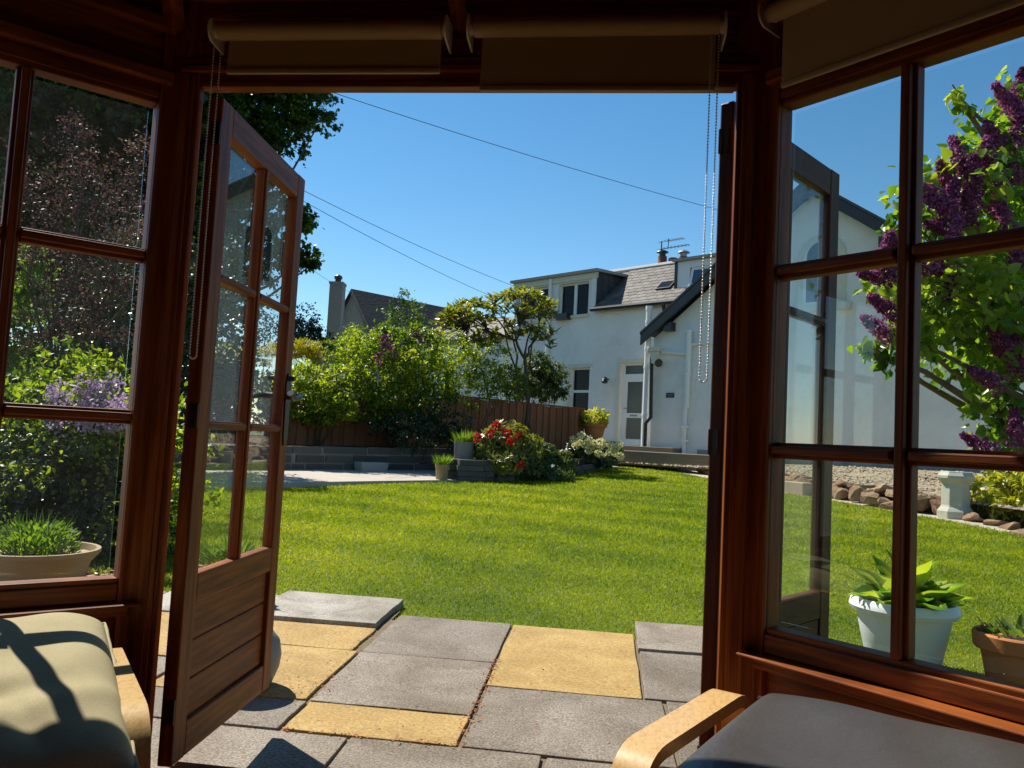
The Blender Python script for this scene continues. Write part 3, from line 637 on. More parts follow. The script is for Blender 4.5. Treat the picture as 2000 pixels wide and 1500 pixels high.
p = MB(hf); p.box(GW[0]-.09, GW[1]+.09, -.01, .022, GW[3]+.001, GW[3]+.10); p.box(GW[0]-.09, GW[0]-.001, -.01, .022, GW[2], GW[3]); obj('window_surround', p, 'cream', HS)
p = MB(hf); p.box(GD[0]-.11, GD[1]+.05, -.01, .022, GD[3]+.001, GD[3]+.10); p.box(GD[0]-.11, GD[0]-.001, -.01, .022, GD[2], GD[3]); obj('door_surround', p, 'cream', HS)
# front door: frame, fanlight, two frosted panels
s0, s1, z0, z1 = GD; b = MB(hf); t = -.12
for a, c, d, e in ((s0, s0+.06, z0, z1), (s1-.06, s1, z0, z1), (s0+.06, s1-.06, z1-.05, z1), (s0+.06, s1-.06, 1.76, 1.86), (s0+.06, s0+.15, z0, 1.76), (s1-.15, s1-.06, z0, 1.76), (s0+.15, s1-.15, z0, z0+.14), (s0+.15, s1-.15, .74, .86), (s0+.15, s1-.15, 1.66, 1.76)):
    b.box(a, c, t-.05, t+.012, d, e)
fd = obj('front_door', b, 'whitepaint', HS)
for a, c, d, e in ((s0+.055, s1-.055, 1.855, z1-.045), (s0+.145, s1-.145, .855, 1.665), (s0+.145, s1-.145, z0+.135, .745)):
    p = MB(hf); p.box(a, c, t-.03, t-.02, d, e); obj('glass_panel', p, 'pane_f', fd)
p = MB(hf); p.box(-.14, .09, t+.0125, t+.022, .775, .82); obj('letter_plate', p, 'alu', fd)
p = MB(hf); p.tube([(s0+.10, t+.012, .98), (s0+.10, t+.05, .98), (s0+.20, t+.055, .98)], .011, 8); obj('handle', p, 'alu', fd)
# roof
PI_ = math.radians(40); EZ = 3.60
rup = -hn*math.cos(PI_)+V(0, 0, math.sin(PI_)); rn = hn*math.sin(PI_)+V(0, 0, math.cos(PI_))
rf = frame(hf(0, .15, EZ), wv, rup, rn)                       # s along, u up the slope, n out of it
RL = 2.08
b = MB(rf); b.box(-1.37, 4.9, .02, RL, -.08, -.003); b.box(-4.6, -1.3701, 1.45, RL, -.08, -.003); roof = obj('roof', b, 'slate_d', HS)
b = MB(hf); rdg = hf(0, .15, EZ)+rup*RL
b = MB(frame(rdg, wv, -hn)); b.extrude([(-4.6, 0, -.10), (-4.6, 3.2, -2.0), (-4.6, 3.2, -2.2), (-4.6, 0, -.2)], (9.5, 0, 0)); obj('rear_slope', b, 'slate_d', HS)
b = MB(frame(rdg, wv, -hn)); b.tube([(-4.6, .02, .02), (4.9, .02, .02)], .085, 8); obj('ridge', b, 'lead', HS)
R3 = rotm(wv, rup, rn); sm = unitbox('slate')
rows = int(RL/.17)
for j in range(rows):
    u = .17*j; s = -1.45+(.14 if j % 2 else 0)
    while s < 2.75:
        wdt = .27
        # skip what the dormers cover
        depth_here = u*math.cos(PI_)
        if not (s < -1.33 and u < 1.45) and not (.98 < s < 2.9 and u > .42 and u < 1.6):
            o_ = inst('slate', sm, roof, rf(s+wdt/2, u+.125, .012+random.uniform(0, .004)), R3 @ Matrix.Rotation(random.gauss(0, .012), 3, 'Z') @ Matrix.Rotation(-.05, 3, 'X'), (wdt-.012, .25, .012))
        s += wdt
b = MB(hf); b.tube([(-1.35, .20, EZ-.02), (3.0, .20, EZ-.03)], .06, 8); b.tube([(-1.35, .12, EZ-.02), (3.0, .12, EZ-.02)], .03, 6); obj('gutter', b, 'blackpaint', HS)
# wide dormer, front flush with the wall
dz0, dz1 = EZ, 4.62; u1 = .15+(dz1-EZ)/math.tan(PI_)
b = MB(hf); b.extrude([(-4.55, .14, dz1), (-4.55, -u1-.5, dz1+.10), (-4.55, -u1-.5, dz1+.17), (-4.55, .16, dz1+.075)], (3.32, 0, 0)); dr_ = obj('dormer', b, 'lead', HS)
b = MB(hf); b.box(-4.5, -1.30, .005, .05, dz1-.16, dz1-.001); obj('fascia', b, 'cream', dr_)
for s in (-1.36,):
    b = MB(hf); b._add([(s, .0, dz0-.02), (s, .0, dz1), (s, -u1, dz1)], [(0, 1, 2)]); b._add([(s-.1, .0, dz0-.02), (s-.1, .0, dz1), (s-.1, -u1, dz1)], [(2, 1, 0)]); obj('cheek', b, 'slate_d', dr_)
    b = MB(hf); b.box(-1.50, -1.352, .002, .03, dz0, dz1-.16); obj('corner_board', b, 'whitepaint', dr_)
    smd = unitbox('slate_d'); nr = 7; hh = (dz1-dz0)/nr
    Rc = rotm(-hn, V(0, 0, 1), wv)
    for j in range(nr):
        dmax = ((j+.6)*hh)/math.tan(PI_)*.97; x = -.0
        while x < dmax-.03:
            wd = min(.24, dmax-x); inst('cheek_slate', smd, dr_, hf(s+.012+.003*(j % 2), -(x+wd/2)+.0, dz0+hh*(j+.45)), Rc @ Matrix.Rotation(-.06, 3, 'X'), (wd-.012, hh*1.22, .012)); x += wd
# small dormer set back on the slope
sx0, sx1, tt = .98, 2.9, -.30; zb_, zt_ = 3.72, 4.66
b = MB(hf); b.extrude([(sx0-.08, tt+.12, zt_), (sx0-.08, -2.2, zt_+.10), (sx0-.08, -2.2, zt_+.16), (sx0-.08, tt+.14, zt_+.06)], (sx1-sx0+.16, 0, 0)); d2 = obj('dormer', b, 'lead', HS)
SW = (1.36, 2.45, 3.98, 4.48)
mb = sheet(hf, sx0, sx1, zb_, zt_, tt, [SW], .12); obj('front', mb, 'whitepaint', d2)
b = MB(hf)
for s in (sx0, sx1): b._add([(s, tt, zb_), (s, tt, zt_), (s, -2.0, zt_)], [(0, 1, 2)])
obj('cheek', b, 'blackpaint', d2)
b = MB(hf); b.box(sx0-.05, sx0+.02, tt-.05, tt+.03, zb_, zt_); obj('corner_board', b, 'blackpaint', d2)
b = MB(hf); s0, s1, z0, z1 = SW; k = .10
fr2 = lambda s, t, z: hf(s, tt-.06+t+(z-z0)*-.0+(z1-z)*.28, z)   # hopper window tipped open
b = MB(fr2); b.box(s0+.03, s0+.10, -.03, .02, z0+.02, z1); b.box(s1-.10, s1-.03, -.03, .02, z0+.02, z1); b.box(s0+.10, s1-.10, -.03, .02, z0+.02, z0+.09); b.box(s0+.10, s1-.10, -.03, .02, z1-.07, z1); obj('window_sash', b, 'whitepaint', d2)
M['pane_s'] = surf('sky_mirroring_glass', [(.03, .05, .09), (.04, .06, .10)], 1, rough=.02, spec=1.0)
b = MB(fr2); b.box(s0+.095, s1-.095, -.01, .0, z0+.085, z1-.065); obj('pane', b, 'pane_s', d2)
b = MB(hf); b.box(s0-.05, s1+.05, tt-.02, tt+.10, z0-.11, z0-.03); obj('sill', b, 'blackpaint', d2)
# roof hatch
b = MB(rf); b.box(.35, .78, .62, .98, .03, .07); obj('roof_hatch', b, 'blackpaint', HS)
b = MB(rf); b.box(.38, .75, .65, .95, .0705, .078); obj('hatch_glass', b, 'pane', HS)
# chimney stack with pots and aerial
cs = hf(-.28, -1.78, -.22)
b = MB(frame(cs, wv, hn)); b.box(-.42, .62, -.28, .28, 4.2, 5.02); b.box(-.46, .66, -.32, .32, 5.021, 5.09); ch = obj('chimney', b, 'harl', HS)
for s, h_, cow in ((-.25, .42, 0), (.10, .33, 2), (.44, .32, 1)):
    b = MB(); c0 = cs+wv*s; r = .125
    b.lathe([(r, 4.871), (r*1.02, 4.871+h_*.5), (r*1.12, 4.871+h_*.55), (r*1.0, 4.871+h_*.62), (r*.98, 4.871+h_), (r*.8, 4.871+h_)], (c0[0], c0[1], 0), 16); pt = obj('chimney_pot', b, 'brick_pot', ch, auto=50)
    z = 4.871+h_
    if cow != 2:
        b = MB(); b.lathe([(.09, z), (.09, z+.11), (.17, z+.115), (.15, z+.14), (.03, z+.20)], (c0[0], c0[1], 0), 14); obj('cowl', b, 'alu' if cow else 'blackpaint', pt)
b = MB(); p0 = cs+wv*(-.08)+hn*.3; b.tube([p0+V(0, 0, 4.6), p0+V(0, 0, 5.86)], .018, 6)
for z, l0, l1 in ((5.84, -.1, .72), (5.64, -.12, .88)):
    b.tube([p0+V(0, 0, z)+wv*l0, p0+V(0, 0, z)+wv*l1], .011, 5)
    for q in np.linspace(.15, l1-.05, 7): b.tube([p0+V(0, 0, z)+wv*q-hn*.12, p0+V(0, 0, z)+wv*q+hn*.12], .006, 4)
b.tube([p0+V(0, 0, 5.66)+wv*.22, p0+V(0, 0, 5.90)+wv*.22], .012, 4)
obj('aerial', b, 'cable', HS)
# lower range to the left
b = MB(hf); b.box(-9.6, -4.46, -3, -.35, -.7, 3.2); obj('rear_range_wall', b, 'render', HS)
b = MB(hf); b.extrude([(-9.8, -.2, 3.15), (-9.8, -1.75, 4.05), (-9.8, -3.3, 3.15), (-9.8, -3.3, 3.05), (-9.8, -1.75, 3.95), (-9.8, -.2, 3.05)], (5.33, 0, 0)); obj('rear_range_roof', b, 'slate', HS)
# ---- gabled wing
gs0, gs1, ge = 1.02, 8.80, 2.62; ga = 4.89; gt = WO
tanw = math.tan(math.radians(36)); gap = ge+(ga-gs0)*tanw
b = MB(hf)
b._add([(gs0, gt, -.6), (gs1, gt, -.6), (gs1, gt, ge), (ga, gt, gap), (gs0, gt, ge)], [(0, 1, 2, 3, 4)])
b._add([(gs0, gt, -.6), (gs0, gt, ge), (gs0, -4, ge), (gs0, -4, -.6)], [(0, 1, 2, 3)]); b._add([(gs1, gt, -.6), (gs1, -4, -.6), (gs1, -4, ge), (gs1, gt, ge)], [(0, 1, 2, 3)])
obj('wing_wall', b, 'render', HS)
for sg in (-1, 1):
    e = gs0-.22 if sg < 0 else gs1+.22; ez = ge-.22*tanw
    b = MB(hf); b.extrude([(ga, gt+.28, gap+.30), (e, gt+.28, ez+.30), (e, gt+.28, ez+.24), (ga, gt+.28, gap+.24)][::sg], (0, -6.5, 0)); obj('wing_roof', b, 'slate_d', HS)
    b = MB(hf); b.extrude([(ga, gt+.20, gap+.235), (e, gt+.20, ez+.235), (e, gt+.20, ez-.02), (ga, gt+.20, gap-.02)], (0, .06, 0)); bb = obj('bargeboard', b, 'blackpaint', HS, bevel=.01)
    b = MB(hf); b.extrude([(ga, gt, gap+.23), (e, gt, ez+.23), (e, gt, ez+.19), (ga, gt, gap+.19)], (0, .195, 0)); obj('soffit', b, 'blackpaint', bb)
    for f in (.30, .66):
        q = ga+(e-ga)*f*1.25; zq = gap+(ez-gap)*f*1.25
        if 0 < f*1.25 < 1: b = MB(hf); b.box(q-.11, q+.11, gt-.05, gt+.19, zq-.22, zq-.02); obj('purlin_end', b, 'blackpaint', bb)
b = MB(hf); b.box(gs0-.02, gs0+.22, gt-.05, gt+.16, ge-.62, ge-.33); b.box(gs0-.06, gs0+.26, gt-.05, gt+.19, ge-.33, ge-.22); obj('skew_stone', b, 'cream', HS, bevel=.02)
# arched window under the apex
ac, ahw, az0, az1 = 5.12, .36, 3.10, 4.05
arc = lambda r, n=12: [(ac+r*math.cos(a), az1+r*math.sin(a)) for a in np.linspace(0, math.pi, n)]
def archpoly(r): return [(ac+r, az0)]+arc(r)+[(ac-r, az0)]
b = MB(hf); b.extrude([(p, gt-.02, z) for p, z in archpoly(ahw+.16)][::-1], (0, .055, 0)); aw = obj('arched_window', b, 'cream', HS)
b = MB(hf); b.extrude([(p, gt+.0355, z) for p, z in archpoly(ahw)][::-1], (0, .012, 0)); obj('frame', b, 'whitepaint', aw)
b = MB(hf); b.extrude([(p, gt+.048, z+.06) for p, z in archpoly(ahw-.07)][::-1], (0, .004, 0)); obj('pane', b, 'pane', aw)
b = MB(hf); b.box(ac-.65, ac+.65, gt-.02, gt+.12, az0-.14, az0-.001); obj('sill', b, 'cream', aw)
# cables, pipes, lamps, sign
b = MB(hf); b.tube([(.86, .62, -.1), (.86, .62, 3.32)], .07, 10)
for z in (.75, 1.9, 2.35, 3.0): b.tube([(.86, .62, z), (.86, .62, z+.07)], .082, 10)
b.tube([(.86, .62, 3.32), (.86, .62, 3.42)], .085, 10); obj('soil_pipe', b, 'whitepaint', HS, auto=40)
b = MB(hf); b.tube([(1.0, .26, EZ-.08), (1.0, .18, EZ-.3), (1.0, .18, 2.6), (1.02, .72, 2.25), (1.06, .72, 2.1), (1.10, .72, .72), (.99, .76, .58), (.99, .76, .0)], .045, 8); obj('downpipe', b, 'blackpaint', HS, auto=40)
b = MB(hf); b.tube([(-2.98, .08, -.2), (-2.98, .08, 4.6)], .045, 8); obj('downpipe', b, 'whitepaint', HS, auto=40)
b = MB(hf); b.tube([(2.02, .67, -.35), (2.02, .67, .95)], .05, 8); b.tube([(2.06, .68, .95), (2.06, .68, 2.75)], .065, 8)
for z in (.5, .18, 1.72, 1.80, 2.2, 2.7): b.tube([(2.05, .68, z), (2.05, .68, z+.05)], .085, 8)
b.tube([(1.3, .65, 2.28), (2.05, .66, 2.20)], .04, 8); b.tube([(2.05, .66, 2.42), (3.3, .66, 2.44)], .035, 8); obj('waste_pipe', b, 'whitepaint', HS, auto=40)
b = MB(hf); b.box(1.44, 1.66, gt+.001, gt+.02, 1.20, 1.31); sg_ = obj('name_plaque', b, 'blackpaint', HS)
M['plq'] = surf('worn_plaque_letters', [(.22, .23, .24), (.28, .29, .30)], 5)
for zc, hwid in ((1.273, .085), (1.238, .065)):
    b = MB(hf); q = 1.55-hwid
    while q < 1.55+hwid: b.box(q, q+.011, gt+.0201, gt+.022, zc-.009, zc+.009); q += .017
    tag(obj('worn_lettering', b, 'plq', sg_), kind='stuff')
c0 = V(-.80, .0, 1.72); b = MB(hf); b.tube([c0, c0+V(0, .14, .02), c0+V(.02, .18, -.02)], .018, 6); b.lathe([(.02, 0), (.06, -.02), (.085, -.14), (.06, -.17), (.02, -.18)], tuple(c0+V(.02, .19, .06)), 10); lp = obj('wall_lantern', b, 'blackpaint', HS)
b = MB(hf); b.lathe([(.02, 0), (.056, -.01), (.074, -.11), (.05, -.13)], tuple(c0+V(.02, .20, .03)), 10); obj('glass', b, 'whitepaint', lp)
c0 = V(1.22, .6, 2.03); b = MB(hf); b.tube([c0, c0+V(.0, .12, 0), c0+V(.05, .2, .0)], .022, 6); b.tube([c0+V(.03, .16, 0), c0+V(.12, .22, -.03)], [.05, .10], 12); obj('floodlight', b, 'blackpaint', HS)
b = MB(hf); b.box(8.55, 8.95, .2, .75, -.3, .48); obj('meter_box', b, 'blackpaint', HS)
b = MB(hf); b.box(2.35, 8.82, gt+.0, gt+.035, -.7, .02); obj('plinth', b, 'harl', HS)
# steps
for nm, a in (('timber_step', (-1.2, 1.95, .25, 1.0, -.22, .03)), ('timber_step', (-1.6, 3.4, 1.0, 1.55, -.40, -.085))):
    b = MB(hf); b.box(*a); obj(nm, b, 'timber', bevel=.012, label='upper weathered timber step below the white front door' if a[1] < 2 else 'long lower timber step along the gravel by the white house', cat='step', group='timber steps at the white house')
# ================================================================== FAR HOUSE BEHIND THE HEDGE
A0 = at(690, 570, 35.0); fx = unit(RGT*V(1, 1, 0)); fy = unit(FWD*V(1, 1, 0)); gd = unit(fx-fy); rd = unit(fx+fy)
FH = thing('far_house', 'grey harled house with dark slate roof and tall slim chimney behind the hedge', 'house', A0*V(1, 1, 0)+V(0, 0, -.5))
za = A0[2]; hw_ = 3.0; zev = za-hw_*1.12
ff = frame(A0*V(1, 1, 0), gd, rd)
b = MB(ff); b._add([(-hw_, 0, -.6), (hw_, 0, -.6), (hw_, 0, zev), (0, 0, za), (-hw_, 0, zev)], [(0, 1, 2, 3, 4)]); b._add([(hw_, 0, -.6), (hw_, 9, -.6), (hw_, 9, zev), (hw_, 0, zev)], [(0, 1, 2, 3)]); obj('wall', b, 'harl', FH)
M['slate_far'] = surf('nearly_black_slate', [(.016, .016, .018), (.030, .029, .031), (.045, .043, .044)], 1.2, rough=.8, bs=.6, bscale=8, bdist=.03, coord='World')
for sg in (1, -1):
    b = MB(ff); b.extrude([(0, -.12, za+.12), (0, 9.5, za+.12), (sg*(hw_+.25), 9.5, zev-.16), (sg*(hw_+.25), -.12, zev-.16)], (0, 0, -.1)); obj('roof', b, 'slate_far', FH)
b = MB(ff); b.extrude([(.05, -.16, za+.06), (hw_+.2, -.16, zev-.20), (hw_+.2, -.16, zev-.42), (.05, -.16, za-.16)], (0, .1, 0)); obj('verge', b, 'mortar', FH)
cc = at(657, 600, 33.5)*V(1, 1, 0); b = MB(frame(cc, fx, fy)); b.box(-.27, .27, -.3, .3, -.6, 6.05); b.box(-.30, .30, -.33, .33, 6.051, 6.15); chm = obj('chimney', b, 'harl', FH)
b = MB(); b.lathe([(.12, 6.15), (.13, 6.3), (.17, 6.33), (.17, 6.42), (.05, 6.5)], (cc[0], cc[1], 0), 12); obj('chimney_pot', b, 'blackpaint', chm)
# ================================================================== OVERHEAD WIRES
def wire(p0, p1, sag, label):
    b = MB(); n = 24; b.tube([p0+(p1-p0)*t-V(0, 0, 4*sag*t*(1-t)) for t in np.linspace(0, 1, n)], .0062, 5)
    obj('overhead_wire', b, 'cable', label=label, cat='wire', group='overhead wires crossing the sky')
wire(at(470, 120, 13), at(1520, 440, 19), .12, 'highest overhead wire sloping from the tree to the white gable')
wire(at(520, 335, 15), at(1012, 562, 24.3), .10, 'upper of the two close wires meeting the wide dormer')
wire(at(520, 352, 15), at(975, 585, 25.0), .10, 'lower of the two close wires ending behind the leggy rhododendron')
wire(at(560, 488, 25), at(688, 572, 34.5), .12, 'short far wire running to the gable of the grey house')

# ================================================================== WALLS, BEDS AND PATHS
# pale terrace behind the lawn
TP = [tuple(G(*p)[:2]) for p in [(1005, 941), (870, 942), (740, 946), (560, 955)]]+[(-4.6, 8.6), (-6.0, 10.0), (-4.40, 12.05), (-2.35, 14.2), (-1.2, 13.6)]
b = MB(); b.prism([p for p in TP][::-1], lambda p: gz(p[1])-.1, lambda p: gz(p[1])+.035+.05*max(0, min(1, (-2.4-p[0])/1.2))); obj('terrace', b, 'terrace', kind='structure', label='pale paved terrace below the dark stone wall')
# path strip and gravel by the house
edge = [G(*p)[:2] for p in [(1165, 916), (1200, 912), (1240, 912), (1280, 915), (1325, 922), (1375, 934), (1450, 948), (1540, 965), (1640, 981), (1735, 998), (1860, 1020), (2000, 1048)]]
pv = []; pf = []
for i, e in enumerate(edge):
    t = unit(np.append(edge[min(i+1, len(edge)-1)]-edge[max(i-1, 0)], 0)); nn = V(-t[1], t[0], 0)
    w = .75 if i < 5 else .45 if i < 8 else .38
    o_ = np.append(e, 0)+nn*w*(1 if nn[1] > 0 or nn[0] > 0 else -1)
    pv += [(e[0]-.03*nn[0], e[1]-.03*nn[1], gz(e[1])+.006), (o_[0], o_[1], gz(o_[1])+.02)]
for i in range(len(edge)-1): pf.append((2*i, 2*i+1, 2*i+3, 2*i+2))
b = MB(); b.v = pv; b.f = pf; obj('path', b, 'path', kind='structure', label='narrow pale path curving round the lawn edge')
RKL = [V(.7, 20.3), V(1.55, 20.0), V(2.45, 18.1), V(3.1, 16.3), V(3.55, 14.6), V(3.95, 13.1), V(4.30, 11.9), V(4.75, 11.15), V(5.2, 10.2), V(5.6, 9.2)]
HSL = [(-1.6, 1.56, -.36), (0, 1.56, -.36), (1.5, 1.56, -.36), (2.8, 1.56, -.36), (3.6, .6, -.18), (5.0, .6, -.16), (6.4, .6, -.14), (7.6, .6, -.13), (8.8, .6, -.13), (11, .6, -.13)]
gv = []; gf = []; nseg = 14
for i in range(len(RKL)):
    a = V(RKL[i][0], RKL[i][1], gz(RKL[i][1])+(.13 if i < 3 else .22)); c = hf(*HSL[i])
    for j in range(nseg+1): p = a+(c-a)*j/nseg; gv.append((p[0], p[1], p[2]+(random.gauss(0, .012) if 0 < j < nseg else 0)))
for i in range(len(RKL)-1):
    for j in range(nseg): q = i*(nseg+1)+j; gf.append((q, q+nseg+1, q+nseg+2, q+1))
b = MB(); b.v = gv; b.f = gf; obj('gravel_bed', b, 'gravel', kind='structure', label='pale gravel bed along the foot of the white house')
# loose pebbles on the gravel: one mass
pb = MB(); gv_ = np.array(gv)
for q in range(5200):
    i = int(random.random()**.8*(len(RKL)-1)*.999); j = int(random.random()**1.3*nseg*.999); base = gv_[i*(nseg+1)+j]; u_ = gv_[(i+1)*(nseg+1)+j]-base; w_ = gv_[i*(nseg+1)+j+1]-base
    c = base+u_*random.random()+w_*random.random(); r = random.uniform(.018, .04)
    e = [rng.normal(size=3)*.3+V(1, 0, 0), rng.normal(size=3)*.3+V(0, 1, 0), V(0, 0, .7)]
    pb._add([c+e[0]*r, c-e[0]*r, c+e[1]*r, c-e[1]*r, c+e[2]*r, c-e[2]*r*.4], [(0, 2, 4), (2, 1, 4), (1, 3, 4), (3, 0, 4), (2, 0, 5), (1, 2, 5), (3, 1, 5), (0, 3, 5)])
obj('pebbles', pb, 'pebble', kind='stuff', label='loose pale pebbles covering the gravel bed', cat='gravel')
# rocks
import bmesh
def rockmesh(seed, mat='rock'):
    r_ = np.random.default_rng(seed); bm = bmesh.new(); bmesh.ops.create_icosphere(bm, subdivisions=2, radius=.5)
    pl = [(unit(r_.normal(size=3)), r_.uniform(.22, .40)) for _ in range(10)]
    for v_ in bm.verts:
        p = np.array(v_.co)
        for n_, d_ in pl:
            e = p@n_-d_
            if e > 0: p = p-n_*e*.95
        v_.co = p+r_.normal(size=3)*.012
    me = bpy.data.meshes.new('rock'); bm.to_mesh(me); bm.free(); me.materials.append(M[mat]); return me
RK = [rockmesh(i) for i in range(6)]
RW = thing('rockery_wall', 'low rockery wall of rounded brown sandstone rocks holding back the gravel', 'stone wall', gp(3.9, 13.1))
def rk(p, sx, sy, sz, yaw, parent=RW, name='rock'):
    return inst(name, random.choice(RK), parent, p, (random.choice((0, math.pi))+random.uniform(-.3, .3), random.uniform(-.3, .3), yaw+random.choice((0, math.pi))+random.uniform(-.3, .3)), (sx*1.2, sy*1.3, sz*1.25))
for i in range(2, len(RKL)-1):
    a, c = RKL[i], RKL[i+1]
    if i >= 7: continue
    L = np.linalg.norm(c-a); yaw = math.atan2(c[1]-a[1], c[0]-a[0]); x = 0
    while x < L:
        far = i < 4; w = random.uniform(.16, .34) if far else random.uniform(.20, .66); q = a+(c-a)*(x+w/2)/L; h = random.uniform(.10, .16) if far else random.uniform(.14, .32)
        rk((q[0]-.06, q[1]-.04, gz(q[1])+h*.45), w, .28, h, yaw)
        x += w*.94
    if i >= 3:
        x = 0
        while x < L:
            w = random.uniform(.14, .36); q = a+(c-a)*(x+w/2)/L; h = random.uniform(.09, .15)
            rk((q[0]+.02, q[1]+.02, gz(q[1])+random.uniform(.20, .25)), w, .28, h, yaw); x += w*.95
for px, py, w, h in ((1906, 1021, .24, .15), (1942, 1029, .26, .14), (1972, 1036, .20, .12), (1998, 1048, .2, .11)):
    q = G(px, py); rk((q[0], q[1], q[2]+h*.3), w, .28, h, .6, None, 'edging_rock')
for i, o_ in enumerate([o for o in bpy.data.objects if o.name.startswith('edging_rock')]):
    tag(o_, ['rounded grey rock at the lawn edge beside the tall chimney pot', 'long tan rock in front of the yellow leaved shrub', 'small brown rock right of the long tan one', 'low rock at the right end of the lawn edging'][i], 'rock', 'rocks edging the lawn below the yellow shrub')
q = G(1557, 966); b = MB(frame(q+V(0, 0, 0), unit(V(.45, -.89, 0)), unit(V(.89, .45, 0)))); b.box(-.25, .25, -.1, .12, 0, .20); obj('brick_block', b, 'brickface', label='pale squared brick block set in the rockery beside the lawn', cat='block', bevel=.012)

# dark stone retaining wall, block by block
SWL = [V(-6.6, 9.6), V(-4.42, 11.95), V(-2.40, 14.1), V(-1.6, 14.9)]
SW_ = thing('stone_wall', 'low dark retaining wall of squared stone blocks behind the terrace', 'stone wall', gp(-4.42, 11.95))
bmh = unitbox('block')
for i in range(3):
    a, c = SWL[i], SWL[i+1]; L = np.linalg.norm(c-a); ex = unit(np.append(c-a, 0)); ey = V(-ex[1], ex[0], 0); R3 = rotm(ex, ey, V(0, 0, 1))
    za_, zc_ = gz(a[1]), gz(c[1])
    for row in range(3):
        x = -.2*row % .5-.25
        while x < L-.05:
            w = random.uniform(.42, .80); x1 = min(x+w, L); x0 = max(x, 0)
            if x1-x0 > .06:
                q = a+(c-a)*((x0+x1)/2)/L
                inst('stone_block', bmh, SW_, (q[0]+random.gauss(0, .006), q[1]+random.gauss(0, .006), za_+(zc_-za_)*((x0+x1)/2)/L+.085+.135*row), R3, (x1-x0-.03, .25, .108))
            x = x1
    fr = frame(np.append(a, 0), ex, ey); b = MB(fr); b._add([(0, -.105, za_-.1), (L, -.105, zc_-.1), (L, -.105, zc_+.40), (0, -.105, za_+.40), (0, .2, za_-.1), (L, .2, zc_-.1), (L, .2, zc_+.40), (0, .2, za_+.40)], [(0, 1, 2, 3), (4, 7, 6, 5), (3, 2, 6, 7), (0, 3, 7, 4), (1, 5, 6, 2)]); obj('mortar', b, 'mortar', SW_)
    # raised soil behind the wall
    b = MB(fr); b._add([(0, .19, za_+.38), (L, .19, zc_+.38), (L+.4, 3.2, zc_+.5), (-.4, 3.2, za_+.5)], [(0, 1, 2, 3)]); obj('flower_bed', b, 'soil', kind='structure', label='raised soil bed behind the dark stone wall')
# raised bed of flat stones with the rhododendrons
RB = thing('raised_bed', 'raised bed edged with flat dark stones holding the red rhododendron', 'raised bed', gp(-1.6, 12.6))
rb = [V(-2.02, 12.45), V(-1.86, 12.12), V(-1.35, 12.45), V(-.75, 13.5), V(-.25, 15.0), V(.15, 16.6)]
for i in range(len(rb)-1):
    a, c = rb[i], rb[i+1]; L = np.linalg.norm(c-a); ex = unit(np.append(c-a, 0)); ey = V(-ex[1], ex[0], 0); R3 = rotm(ex, ey, V(0, 0, 1))
    for row in range(4 if i < 3 else 2):
        x = 0
        while x < L-.03:
            w = min(random.uniform(.22, .5), L-x); q = a+(c-a)*(x+w/2)/L
            inst('flat_stone', bmh, RB, (q[0]+random.gauss(0, .012), q[1]+random.gauss(0, .012), gz(q[1])+.04+.085*row), R3 @ Matrix.Rotation(random.gauss(0, .05), 3, 'Z'), (w-.008, .26, .078)); x += w
b = MB(); b.prism([tuple(p) for p in [V(-1.95, 12.5), V(-1.35, 12.62), V(-.7, 13.7), V(-.2, 15.1), V(.1, 16.8), V(-1.2, 16.6), V(-2.2, 14.2)]], -1.0, lambda p: gz(p[1])+.26); obj('soil', b, 'soil', RB)
q = G(724, 926); b = MB(frame(q, unit(V(.69, .73, 0)), unit(V(-.73, .69, 0)))); b._add([(-.22, -.11, 0), (.22, -.11, 0), (.22, .11, 0), (-.22, .11, 0), (-.25, -.13, .19), (.25, -.13, .19), (.25, .13, .19), (-.25, .13, .19)], [(3, 2, 1, 0), (4, 5, 6, 7), (0, 1, 5, 4), (1, 2, 6, 5), (2, 3, 7, 6), (3, 0, 4, 7)])
M['trough'] = surf('grey_concrete', [(.26, .26, .25), (.34, .34, .33)], 6, rough=.9, bs=.3)
obj('stone_trough', b, 'trough', bevel=.01, label='grey concrete trough standing against the dark stone wall', cat='trough')
